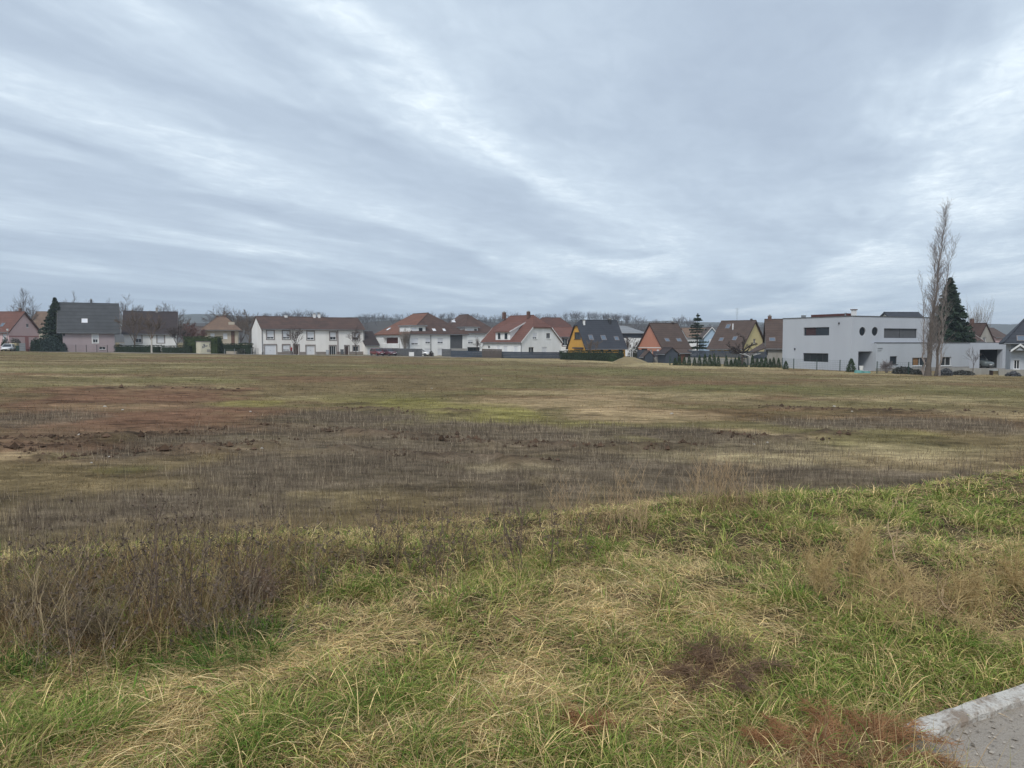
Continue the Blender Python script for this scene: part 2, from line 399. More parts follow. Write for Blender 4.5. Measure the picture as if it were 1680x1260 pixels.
L(t, c, bs.inputs['Base Color']); bs.inputs['Roughness'].default_value = .9
bp = N(t, 'ShaderNodeBump'); bp.inputs['Strength'].default_value = 1; bp.inputs['Distance'].default_value = .012
L(t, M(t, 'ADD', n1, n2), bp.inputs['Height']); L(t, bp.outputs[0], bs.inputs['Normal']); M_KERB = m
kr = empty('kerb', (K0[0], K0[1], 0), math.atan2(KU[1], KU[0])); tag(kr, kind='structure')
rk = random.Random(4)
for i in range(0, 14):
    mb = MB(); n = 10; vs = []; L0 = 1.0*i + .012 - .06; L1 = 1.0*(i+1)-.012 - .06
    prof = [(0.0, -.2), (0.0, .022), (.012, .034), (.075, .040), (.090, .026), (.090, -.2)]
    for j in range(n+1):
        xx = L0+(L1-L0)*j/n
        for (py_, pz_) in prof:
            ch = (rk.random()-.5)*.010 if 0 < pz_ else 0
            vs.append((xx, py_+ch*.8, pz_+ch*.7))
    k = len(prof); fs = []
    for j in range(n):
        for q in range(k-1): fs.append((j*k+q, (j+1)*k+q, (j+1)*k+q+1, j*k+q+1))
    fs += [tuple(range(k)), tuple(range(n*k+k-1, n*k-1, -1))]
    mb.add(vs, fs); mb.build('kerb_stone', M_KERB, kr)
# grit along the foot of the kerb
rg = np.random.default_rng(5); n = 900
a = rg.uniform(-.3, 9, n); s = -np.abs(rg.exponential(.22, n))-.01
r = np.exp(rg.normal(-5.2, .55, n)); r = np.clip(r, .002, .013)
ct = K0 + a[:, None]*KU + s[:, None]*KN
oc = np.array([(1,0,0),(0,1,0),(-1,0,0),(0,-1,0),(0,0,.7),(0,0,-.6)])
V = oc[None]*r[:, None, None]*rg.uniform(.7, 1.3, (n, 6, 1)); V[:, :, :2] += ct[:, None]; V[:, :, 2] += .003+r[:, None]*.3
ft = np.array([(0,1,4),(1,2,4),(2,3,4),(3,0,4),(1,0,5),(2,1,5),(3,2,5),(0,3,5)])
Fc = (ft[None]+np.arange(n)[:, None, None]*6).reshape(-1, 3)
cc = np.repeat(np.array((.36, .32, .27))*rg.uniform(.45, 1.35, (n, 1)), 6, 0)
tag(link('grit', np_mesh('grit', V.reshape(-1, 3), Fc, cc), attr_mat('grit_stone', 0, .9)), 'loose pale grit and pebbles along the foot of the kerb', 'gravel', kind='stuff')

# clods of turned earth along the tyre tracks
def clods():
    rng = np.random.default_rng(9); P = []; S = []
    for P_ in TRK:
        D0 = P_[:, 1].mean()
        if D0 > 62: continue
        for a, b in zip(P_[:-1], P_[1:]):
            ln = np.hypot(*(b-a)); n = int(ln*(60 if D0 < 35 else 20)); t_ = rng.random(n); q = a+(b-a)*t_[:, None]; w = .24+D0*.006
            q = q+rng.normal(0, 1, (n, 2))*np.array((w*1.2, w)); k = fbm(q[:, 0]*.6, q[:, 1]*.6, 3, 88); ok = k > .40
            P.append(q[ok]); S.append(np.exp(rng.normal(-3.4, .5, n))[ok]*(1 if D0 < 35 else 1.4))
    P = np.concatenate(P); S = np.clip(np.concatenate(S), .015, .16); n = len(P)
    oc = np.array([(1,0,0),(.3,.95,0),(-.8,.6,0),(-.8,-.6,0),(.3,-.95,0),(.1,0,.9),(0,0,-.5)])
    V = oc[None]*S[:, None, None]*rng.uniform(.55, 1.35, (n, 7, 1)); V[:, :, :2] += P[:, None]; V[:, :, 2] += (gz(P[:, 0], P[:, 1])+S*.3+field_info(P[:, 0], P[:, 1])[3]*.10)[:, None]
    ft = np.array([(0,1,5),(1,2,5),(2,3,5),(3,4,5),(4,0,5),(1,0,6),(2,1,6),(3,2,6),(4,3,6),(0,4,6)])
    Fc = (ft[None]+np.arange(n)[:, None, None]*7).reshape(-1, 3)
    c = np.repeat(np.array((.095, .062, .042))*rng.uniform(.5, 1.5, (n, 1)), 7, 0)
    tag(link('earth_clods', np_mesh('earth_clods', V.reshape(-1, 3), Fc, c), attr_mat('clod_earth', 0, .95, .05)), 'dark clods of turned earth along the tyre tracks in the field', 'soil', kind='stuff')
clods()
# ---------------------------------------------------------------- grass
def blades(base, az, e0, bend, Ln, wd, col, seg=3, roll=None, floor=None):
    """tapered bent blades; e0 = elevation at the root, bend = how far it bows over (radians)"""
    n = len(base); t = np.linspace(0, 1, seg+1)
    P = np.zeros((n, seg+1, 3)); P[:, 0] = base
    dh = np.stack([np.cos(az), np.sin(az)], -1)
    for i in range(seg):
        el = e0 - bend*(t[i]+t[i+1])/2
        st = (Ln/seg)
        P[:, i+1, :2] = P[:, i, :2] + dh*(st*np.cos(el))[:, None]
        P[:, i+1, 2] = P[:, i, 2] + st*np.sin(el)
    if floor is not None:
        P[:, 1:, 2] = np.maximum(P[:, 1:, 2], (floor+.012)[:, None])
    sd = np.stack([-dh[:, 1], dh[:, 0], np.zeros(n)], -1)
    if roll is not None:
        sd[:, 2] = np.sin(roll); sd[:, :2] *= np.cos(roll)[:, None]
    V = np.zeros((n, 2*seg+1, 3))
    for i in range(seg):
        w = wd*(1-.75*t[i]**1.5)*.5
        V[:, 2*i] = P[:, i]-sd*w[:, None]; V[:, 2*i+1] = P[:, i]+sd*w[:, None]
    V[:, 2*seg] = P[:, seg]
    f = []
    for i in range(seg-1): f += [(2*i, 2*i+1, 2*i+3), (2*i, 2*i+3, 2*i+2)]
    f += [(2*seg-2, 2*seg-1, 2*seg)]
    k = 2*seg+1
    Fc = (np.array(f)[None]+np.arange(n)[:, None, None]*k).reshape(-1, 3)
    return V.reshape(-1, 3), Fc, np.repeat(col, k, 0)
def join(parts):
    V = []; Fc = []; C = []; o = 0
    for v, f, c in parts: V.append(v); Fc.append(f+o); C.append(c); o += len(v)
    return np.concatenate(V), np.concatenate(Fc), np.concatenate(C)
# what the verge carries where: pixel spots turned into places on the verge
def vpix(px, py):
    d = ray(px, py); k = 1.55/(-d.z); return np.array((d.x*k, d.y*k))
VSPOT = [ # px, py, radius px, kind (g green tuft, d dark green, s straw, b brown), strength
 (680,1120,110,'g',1),(610,1150,90,'g',.8),(60,1190,150,'g',1),(20,1070,70,'d',.9),(420,1205,130,'g',.8),(1010,1200,160,'g',1),(1240,1180,110,'g',.7),(1340,1090,110,'g',.9),(1500,1060,130,'g',.9),(1280,960,120,'g',.6),(1150,1030,80,'g',.6),(320,1080,120,'d',.5),(400,1040,90,'d',.9),(1330,820,150,'g',.8),(1560,830,190,'g',.8),(1200,840,120,'g',.8),(1080,870,70,'g',.6),(720,900,90,'g',.6),(860,960,80,'g',.5),(960,920,90,'g',.5),(760,985,70,'g',.5),(1440,960,60,'g',.7),(1640,1090,90,'g',.7),(200,1180,90,'g',.3),(560,960,90,'g',.4),
 (850,1110,110,'s',1),(560,1060,140,'s',.8),(1000,985,140,'s',.9),(700,1010,130,'s',.7),(1100,920,90,'s',.8),(420,1090,110,'s',.7),(300,1140,120,'s',.6),(260,1240,160,'s',.8),(1080,1150,110,'s',.7),(640,1240,90,'s',.4),(1230,1020,120,'s',.8),(1390,860,60,'s',.5),(1660,920,110,'s',.5),(120,1110,110,'s',.3),(880,1030,130,'s',.8),(1180,960,90,'s',.7),(480,1130,90,'s',.6),
 (1170,1090,70,'b',1),(150,1000,170,'b',.7),(330,960,140,'b',.5),(960,1180,40,'b',.8),(1400,970,110,'b',.6),(1560,960,130,'b',.6),(1100,1110,60,'b',.6),(1330,1230,120,'b',.7),(60,960,130,'b',.6),
 (150,950,190,'u',.55),(330,930,150,'u',.55),(60,1030,130,'u',.5),(250,1010,140,'u',.45),(480,920,120,'u',.4),(700,880,130,'u',.25),(880,880,120,'u',.25),(400,980,110,'u',.4),(1180,840,80,'u',.5),(1000,870,80,'u',.3),(180,1000,60,'g',.5),(90,930,60,'g',.4),(300,960,50,'g',.4)]
VE = []
for px, py, r, k, st in VSPOT:
    c = vpix(px, py); VE.append((c[0], c[1], r*c[1]/F, k, st))
def verge_mix(x, y):
    """weights green, dark green, straw, brown"""
    w = {'g': .30+.60*sstep(.42, .62, fbm(x*.9, y*.9, 3, 101)), 'd': .1*np.ones_like(x), 's': .48+.62*sstep(.45, .62, fbm(x*.8+7, y*.8, 3, 111)), 'b': .10*np.ones_like(x), 'u': .04*np.ones_like(x)}
    j = (fbm(x*2.4, y*2.4, 3, 131)-.5)*.9
    for cx, cy, r, k, st in VE:
        d = np.hypot(x-cx, (y-cy)*.75)/r + j
        m = st*(1-sstep(.5, 1.25, d))
        for q in w: w[q] = w[q]*(1-m) + (m if q == k else 0)
    t = sstep(-.2, 1.0, road_s(x, y)-verge_edge(x, y))*(1-sstep(3, 6, road_a(x, y)))*.93     # the far slope of the bank is mostly dead growth
    for q in w: w[q] = w[q]*(1-t) + t*{'b': .5, 'u': .35, 's': .1}.get(q, 0.02)
    tot = sum(w.values())
    return np.stack([w['g'], w['d'], w['s'], w['b'], w['u']], -1)/tot[..., None]
def sample_verge(rng, n, dmin, dmax, pw=1.0):
    """points on the verge, denser near the viewer"""
    u = rng.random(n); d = dmin*(dmax/dmin)**u
    x = rng.uniform(-1, 1, n)*(.74*d+1.4); y = d
    s = road_s(x, y); e = verge_edge(x, y)
    jit = (fbm(x*1.3, y*1.3, 3, 141)-.5)*.35
    left = road_a(x, y) < -.16 + jit*.6 - .25*np.clip(-s, 0, 1)
    ok = ((s > .10+jit*.9-.04) | (left & (s > -2.5))) & (s < e+2.3)
    return x[ok], y[ok]
G_GREEN = np.array((.150, .248, .042)); G_YEL = np.array((.400, .385, .120)); G_DARK = np.array((.070, .135, .030)); G_STRAW = np.array((.800, .600, .290)); G_PALE = np.array((.86, .720, .420)); G_BROWN = np.array((.270, .165, .098)); G_TAN = np.array((.54, .370, .190))
def build_verge():
    rng = np.random.default_rng(11)
    # clumps
    cx, cy = sample_verge(rng, 18500, 2.1, 14.0)
    W4 = verge_mix(cx, cy); cum = np.cumsum(W4, 1)
    kind = (rng.random(len(cx))[:, None] > cum).sum(1).clip(0, 4)
    dist = np.hypot(cx, cy)
    flow = (fbm(cx*.55, cy*.55, 2, 151)-.5)*9 + .6
    parts = []
    cflow = flow + rng.normal(0, 1.0, len(cx))
    for k in range(5):
        m = np.where(kind == k)[0]
        if len(m) == 0: continue
        nb = (np.clip(rng.normal({0: 32, 1: 28, 2: 34, 3: 22, 4: 20}[k], 8, len(m)), 8, 60)*np.clip(1.35-dist[m]/13, .5, 1)).astype(int)
        ci = np.repeat(m, nb); n = len(ci)
        rad = {0: .05, 1: .05, 2: .12, 3: .10, 4: .09}[k]*np.repeat(rng.uniform(.6, 1.5, len(m)), nb)
        th = rng.uniform(0, 2*math.pi, n); rr = rad*np.sqrt(rng.random(n))
        x = cx[ci]+rr*np.cos(th); y = cy[ci]+rr*np.sin(th)
        ok = (road_s(x, y) > .02) | (road_a(x, y) < -.10); x, y, ci, th = x[ok], y[ok], ci[ok], th[ok]; n = len(x)
        z = gz(x, y)
        bs = np.repeat(rng.uniform(.75, 1.3, len(cx))[None], 1, 0)[0][ci]
        if k in (0, 1):
            az = np.where(rng.random(n) < .65, th + rng.normal(0, .5, n), cflow[ci] + rng.normal(0, .5, n))
            e0 = rng.uniform(.75, 1.45, n); bend = rng.uniform(.7, 2.4, n); Ln = rng.uniform(.05, .19, n)*bs; wd = rng.uniform(.0022, .0046, n)
        elif k == 2:
            az = cflow[ci] + rng.normal(0, .8, n)
            e0 = rng.uniform(.05, .95, n); bend = rng.uniform(.8, 2.6, n); Ln = rng.uniform(.07, .26, n)*bs; wd = rng.uniform(.0016, .0036, n)
        elif k == 4:
            az = rng.uniform(0, 2*math.pi, n)
            e0 = rng.uniform(.7, 1.5, n); bend = rng.uniform(-.2, 1.3, n); Ln = rng.uniform(.08, .34, n)*bs; wd = rng.uniform(.0018, .0036, n)
        else:
            az = rng.uniform(0, 2*math.pi, n)
            e0 = rng.uniform(.1, 1.1, n); bend = rng.uniform(0, 1.6, n); Ln = rng.uniform(.05, .20, n)*bs; wd = rng.uniform(.0016, .0034, n)
        far = np.clip(dist[ci]/6.0, 1, 2.0); wd = wd*far
        # colour: mostly the clump's own, some blades of the other sort
        r = rng.random(n)[:, None]; tone = rng.uniform(.5, 1.5, n)[:, None]*rng.uniform(.7, 1.25, len(cx))[ci][:, None]
        ct = rng.random(len(cx))[ci][:, None]
        if k == 0:
            wd = wd*1.2; c = np.where(r < .52, G_GREEN*(1-ct*.55)+G_YEL*ct*.55, np.where(r < .76, G_YEL, np.where(r < .93, G_STRAW, G_TAN)))
        elif k == 1: c = np.where(r < .70, G_DARK*(1-ct*.5)+G_GREEN*ct*.5, np.where(r < .85, G_GREEN, G_TAN))
        elif k == 2: c = np.where(r < .60, G_STRAW*(1-ct*.6)+G_PALE*ct*.6, np.where(r < .80, G_TAN, np.where(r < .92, G_YEL, G_GREEN)))
        elif k == 4: c = np.where(r < .35, G_STRAW*.5, np.where(r < .60, G_TAN*.55, np.where(r < .88, G_BROWN*.9, G_YEL*.5)))
        else: c = np.where(r < .62, G_BROWN, np.where(r < .86, G_TAN, G_STRAW))
        rl = rng.normal(0, .5, n); fr_ = dist[ci] > 3.9; B_ = np.stack([x, y, z-.01], -1); c = c*tone
        for q, sg_ in ((~fr_, 3), (fr_, 2)): parts.append(blades(B_[q], az[q], e0[q], bend[q], Ln[q], wd[q], c[q], sg_, rl[q], z[q]))
    # flattened thatch under it all
    x, y = sample_verge(rng, 62000, 2.1, 11.0); ok = road_s(x, y) < verge_edge(x, y)+.2; x, y = x[ok], y[ok]; n = len(x); z = gz(x, y); w = verge_mix(x, y); r = rng.random((n, 1))
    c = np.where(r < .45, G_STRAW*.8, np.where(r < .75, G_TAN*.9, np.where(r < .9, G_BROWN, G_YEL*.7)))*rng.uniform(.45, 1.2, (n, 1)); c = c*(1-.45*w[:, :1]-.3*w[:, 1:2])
    parts.append(blades(np.stack([x, y, z+.004], -1), rng.uniform(0, 6.283, n), rng.uniform(-.1, .4, n), rng.uniform(-.2, .8, n), rng.uniform(.05, .19, n), rng.uniform(.0018, .0042, n)*np.clip(np.hypot(x, y)/6, 1, 2), c, 2, rng.normal(0, .3, n), z))
    # broader leaves low in the green
    x, y = sample_verge(rng, 9000, 2.1, 9.0); w = verge_mix(x, y); ok = rng.random(len(x)) < w[:, 0]+w[:, 1]; x, y = x[ok], y[ok]; n = len(x); z = gz(x, y)
    parts.append(blades(np.stack([x, y, z], -1), rng.uniform(0, 6.283, n), rng.uniform(.3, 1.2, n), rng.uniform(.6, 2, n), rng.uniform(.05, .15, n), rng.uniform(.006, .013, n), (G_GREEN*.8+G_DARK*.3)*rng.uniform(.6, 1.4, (n, 1)), 4, rng.normal(0, .4, n), z))
    # big arching tussocks
    TS = [(660,1150,.30,0),(600,1170,.24,0),(850,1170,.32,2),(790,1150,.26,2),(930,1165,.22,2),(60,1230,.28,0),(150,1215,.24,0),(420,1230,.26,0),(480,1215,.20,0),(1010,1235,.24,0),(1090,1215,.22,0),(930,1240,.2,0),(1200,1215,.24,0),(1270,1190,.22,0),(1340,1130,.22,0),(1450,1120,.24,0),(1520,1090,.22,0),(1590,1060,.22,0),(1190,1060,.3,4),(1160,1010,.3,2),(430,1075,.26,1),(350,1090,.24,1),(30,1100,.26,1),(980,1010,.26,2),(1060,960,.26,2),(730,1000,.22,0),(620,960,.22,0),(1290,990,.22,0),(1000,900,.22,0),(1340,870,.26,0),(1250,860,.24,0),(1480,850,.26,0),(1600,860,.24,0),(1420,1160,.22,0),(700,1235,.2,0),(300,1220,.24,2),(210,1160,.22,2)]
    for px, py, Lm, k in TS:
        p = vpix(px, py); n = 240 if k < 2 else 150; th = rng.uniform(0, 2*math.pi, n); rr = .10*np.sqrt(rng.random(n))
        x = p[0]+rr*np.cos(th); y = p[1]+rr*np.sin(th); z = gz(x, y); pref = rng.uniform(0, 6.28)
        az = np.where(rng.random(n) < .6, th+rng.normal(0, .45, n), pref+rng.normal(0, .6, n)); r = rng.random(n)[:, None]
        A_, B2, C2 = {0: (G_GREEN, G_YEL, G_STRAW), 1: (G_DARK, G_GREEN, G_TAN), 2: (G_STRAW, G_PALE, G_YEL), 4: (G_YEL, G_GREEN, G_STRAW)}[k]
        c = np.where(r < .58, A_, np.where(r < .84, B2, C2))*rng.uniform(.6, 1.4, (n, 1))
        parts.append(blades(np.stack([x, y, z-.01], -1), az, rng.uniform(.15, .9, n) if k == 2 else rng.uniform(.6, 1.5, n), rng.uniform(.9, 2.5, n), rng.uniform(.35, 1.1, n)*Lm, rng.uniform(.0022, .0046, n), c, 4, rng.normal(0, .4, n), z))
    V, Fc, C = join(parts)
    o = link('grass', np_mesh('grass', V, Fc, C), attr_mat('grass_blade', .28, .7, .10))
    tag(o, 'tangled green and straw coloured rough grass covering the verge', 'grass', kind='stuff')
    print('verge tris', len(Fc))
build_verge()
def build_field_growth():
    rng = np.random.default_rng(23)
    n = 330000
    d = 7.5*(150/7.5)**(rng.random(n)**1.15); n2 = 260000; d = np.concatenate([d, 9*(46/9)**rng.random(n2)]); extra = np.arange(n+n2) >= n; n = n+n2
    x = rng.uniform(-1, 1, n)*(.74*d+1.5); y = d
    s = road_s(x, y); e = verge_edge(x, y); ok = s > e+.9
    x, y, d = x[ok], y[ok], d[ok]; s = s[ok]; e = e[ok]; extra = extra[ok]
    col, stub, bare, clod = field_info(x, y)
    foot = 1-sstep(e+4, e+10, s)                               # stems stand dense up to the foot of the bank
    stub = np.maximum(stub, foot*.75)*(.35+.65*sstep(.36, .56, fbm(x*.7, y*1.1, 4, 171)))
    clump = sstep(.40, .62, fbm(x*3.2, y*3.2, 2, 201)); r = rng.random(len(x)); isst = r < stub*.88
    keep = (isst & (rng.random(len(x)) < .22+.78*clump)) | (~isst & (rng.random(len(x)) < .35+.65*clump)) & (rng.random(len(x)) > np.maximum(bare*.80, stub*.35))
    keep &= isst | ~extra
    x, y, d, col, isst, stub = x[keep], y[keep], d[keep], col[keep], isst[keep], stub[keep]
    n = len(x); z = gz(x, y)
    patch = fbm(x*.35, y*.35, 3, 61)
    H = np.where(isst, rng.uniform(.06, .34, n)*(.35+.55*patch+.6*fbm(x*2.6, y*2.6, 2, 211)), rng.uniform(.03, .13, n)*(.3+1.5*fbm(x*.9, y*1.6, 3, 191)**1.5))
    wd = np.where(isst, .0056, .0100)*np.clip(d/14, 1, 7)*rng.uniform(.7, 1.3, n)
    tint = rng.random(n)[:, None]
    stc = np.where(tint < .62, np.array((.130, .102, .078)), np.where(tint < .86, np.array((.225, .178, .130)), np.array((.46, .375, .265))))
    c = np.where(isst[:, None], stc, col*(.6+.85*tint))*rng.uniform(.75, 1.25, (n, 1))*(.55+.9*fbm(x*.7, y*2.0, 3, 181))[:, None]
    az = rng.uniform(0, 2*math.pi, n); lean = np.where(isst, np.abs(rng.normal(0, .22, n)), rng.uniform(.2, 1.2, n))
    top = np.stack([x+np.cos(az)*H*np.sin(lean), y+np.sin(az)*H*np.sin(lean), z+H*np.cos(lean)], -1)
    sa = rng.uniform(-.9, .9, n); sd = np.stack([np.cos(sa), np.sin(sa), 0*sa], -1)*wd[:, None]*.5
    b = np.stack([x, y, z-.02], -1)
    V = np.stack([b-sd, b+sd, top+sd*.55, top-sd*.55], 1).reshape(-1, 3)
    Fq = np.array([0, 1, 2, 3])[None]+np.arange(n)[:, None]*4
    C = np.repeat(c, 4, 0)
    sel = np.repeat(isst, 4)
    for nm, mk, lab, cat in (('stubble', isst, 'dead grey brown stalks standing in patches across the field', 'stubble'), ('short_grass', ~isst, 'short olive and straw growth covering the field beyond the verge', 'grass')):
        ii = np.where(mk)[0]; Vi = V.reshape(-1, 4, 3)[ii]; Vi[:, 2] = (Vi[:, 2]+Vi[:, 3])/2; Vi = Vi[:, :3].reshape(-1, 3); Ci = C.reshape(-1, 4, 3)[ii][:, :3].reshape(-1, 3)
        Fi = np.array([0, 1, 2])[None]+np.arange(len(ii))[:, None]*3
        o = link(nm, np_mesh(nm, Vi, Fi, Ci), attr_mat('field_blade', .2, .9, .03))
        tag(o, lab, cat, kind='stuff')
    print('field blades', n)
build_field_growth()
# ---------------------------------------------------------------- building kit
def M_(n, *a, **k): return mat(n, *a, **k)
m, t, bs = pbsdf('window_glass'); bs.inputs['Base Color'].default_value = (.022, .028, .034, 1); bs.inputs['Roughness'].default_value = .06; bs.inputs['Specular IOR Level'].default_value = .5; M_GLASS = m
M_WHITE = mat('white_render', (.86, .86, .85), (.73, .73, .71), .6, .9, .15, 60, streak=True)
M_CREAMW = mat('warm_white_render', (.86, .84, .81), (.73, .70, .66), .6, .9, .15, 60, streak=True)
M_FRAME = mat('white_frame', (.78, .78, .77), (.72, .72, .71), 2, .5)
M_SHUT = mat('white_shutter', (.74, .75, .77), (.66, .67, .70), 2, .6)
M_GSHUT = mat('grey_shutter', (.42, .44, .47), (.36, .38, .41), 2, .6)
M_GREYF = mat('grey_surround', (.27, .235, .22), (.22, .19, .18), 2, .8)
M_DKFRAME = mat('dark_frame', (.035, .037, .042), (.05, .05, .055), 2, .5)
M_WOODDOOR = mat('brown_door', (.075, .042, .032), (.055, .03, .024), 3, .6)
M_REDROOF = mat('red_tiles', (.185, .085, .064), (.135, .066, .052), .8, .85, courses=2.6)
M_REDROOF2 = mat('dark_red_tiles', (.135, .062, .048), (.085, .045, .037), .9, .85, courses=2.6)
M_LITROOF = mat('sunlit_orange_tiles', (.215, .098, .062), (.145, .072, .052), .8, .85, courses=2.6)
M_BRROOF = mat('brown_tiles', (.108, .074, .060), (.076, .054, .045), .8, .85, courses=2.6)
M_TANROOF = mat('tan_tiles', (.215, .140, .095), (.150, .100, .072), .8, .85, courses=2.6)
M_OLDROOF = mat('mossy_brown_tiles', (.125, .076, .060), (.070, .047, .041), .7, .9, courses=2.6)
M_SLATE = mat('slate_roof', (.050, .054, .066), (.036, .040, .050), .9, .7, courses=2.6)
M_GREYROOF = mat('weathered_grey_sheets', (.085, .088, .092), (.058, .060, .062), .55, .85, courses=1.3)
M_DKBROOF = mat('dark_brown_tiles', (.060, .044, .042), (.042, .033, .033), .8, .85, courses=2.6)
M_PALEROOF = mat('pale_grey_roof', (.26, .27, .28), (.21, .22, .23), .8, .7, courses=2.0)
M_PINK = mat('pink_render', (.66, .47, .46), (.57, .41, .40), .7, .9, streak=True)
M_PINKD = mat('dark_pink_band', (.40, .18, .17), (.35, .16, .15), 1, .9)
M_MAUVE = mat('mauve_render', (.410, .335, .345), (.355, .290, .298), .5, .9, streak=True)
M_YELLOW = mat('yellow_render', (.66, .36, .07), (.58, .31, .065), .6, .9, streak=True)
M_SALMON = mat('salmon_render', (.52, .24, .165), (.46, .21, .15), .6, .9, streak=True)
M_PALEY = mat('pale_yellow_render', (.62, .52, .26), (.55, .46, .24), .6, .9, streak=True)
M_BLUE = mat('pale_blue_render', (.40, .52, .64), (.35, .46, .58), .6, .9)
M_GREYR = mat('grey_render', (.500, .525, .565), (.445, .468, .508), .35, .9, streak=True)
M_GREYR2 = mat('grey_render_front', (.470, .500, .535), (.420, .447, .480), .35, .9, streak=True)
M_STONE = mat('grey_plaster', (.36, .345, .31), (.27, .255, .225), 1.2, .9, streak=True)
M_BEIGE = mat('beige_render', (.52, .46, .37), (.44, .38, .30), .7, .9, streak=True)
M_CONC = mat('concrete', (.34, .33, .31), (.26, .25, .235), 1.5, .9, .3, 20)
M_CHIM = mat('chimney_brick', (.17, .09, .07), (.11, .07, .055), 3, .9)
M_DKGREY = mat('dark_grey_panel', (.110, .112, .118), (.085, .088, .093), 1.2, .7)
M_FENCE = mat('anthracite_fence', (.060, .072, .092), (.045, .054, .070), 1.0, .6)
M_WFENCE = mat('brown_fence_boards', (.115, .095, .085), (.085, .070, .063), 2, .8)
M_BARGE = mat('white_bargeboard', (.75, .75, .74), (.68, .68, .67), 2, .7)
M_DKBARGE = mat('dark_bargeboard', (.075, .045, .040), (.055, .034, .030), 2, .8)
M_METAL = mat('grey_metal', (.30, .31, .32), (.24, .25, .26), 3, .5, metal=.5)
M_DKMET = mat('dark_metal', (.04, .045, .045), (.03, .033, .033), 3, .5)
M_GRPOST = mat('green_post', (.03, .06, .045), (.025, .05, .04), 3, .6)
M_ORCURT = mat('orange_curtain', (.30, .17, .07), (.18, .09, .04), 3, .9)
M_REDCURT = mat('red_curtain', (.075, .042, .045), (.05, .03, .033), 3, .9)
M_REDDK = mat('red_brown_lining', (.115, .040, .034), (.08, .03, .027), 2, .8)
M_PLINTH = mat('grey_brown_plinth', (.27, .235, .205), (.21, .18, .16), 2, .9)
M_WOOD = mat('dark_wood', (.075, .050, .042), (.05, .034, .03), 2, .8)
M_ROSTWOOD = mat('red_brown_boards', (.16, .075, .05), (.11, .055, .04), 2, .8)
def slab(poly, th):
    """roof slab: polygon is the top face, thickness goes straight down"""
    mb = MB(); mb.prism(poly, (0, 0, -th)); return mb
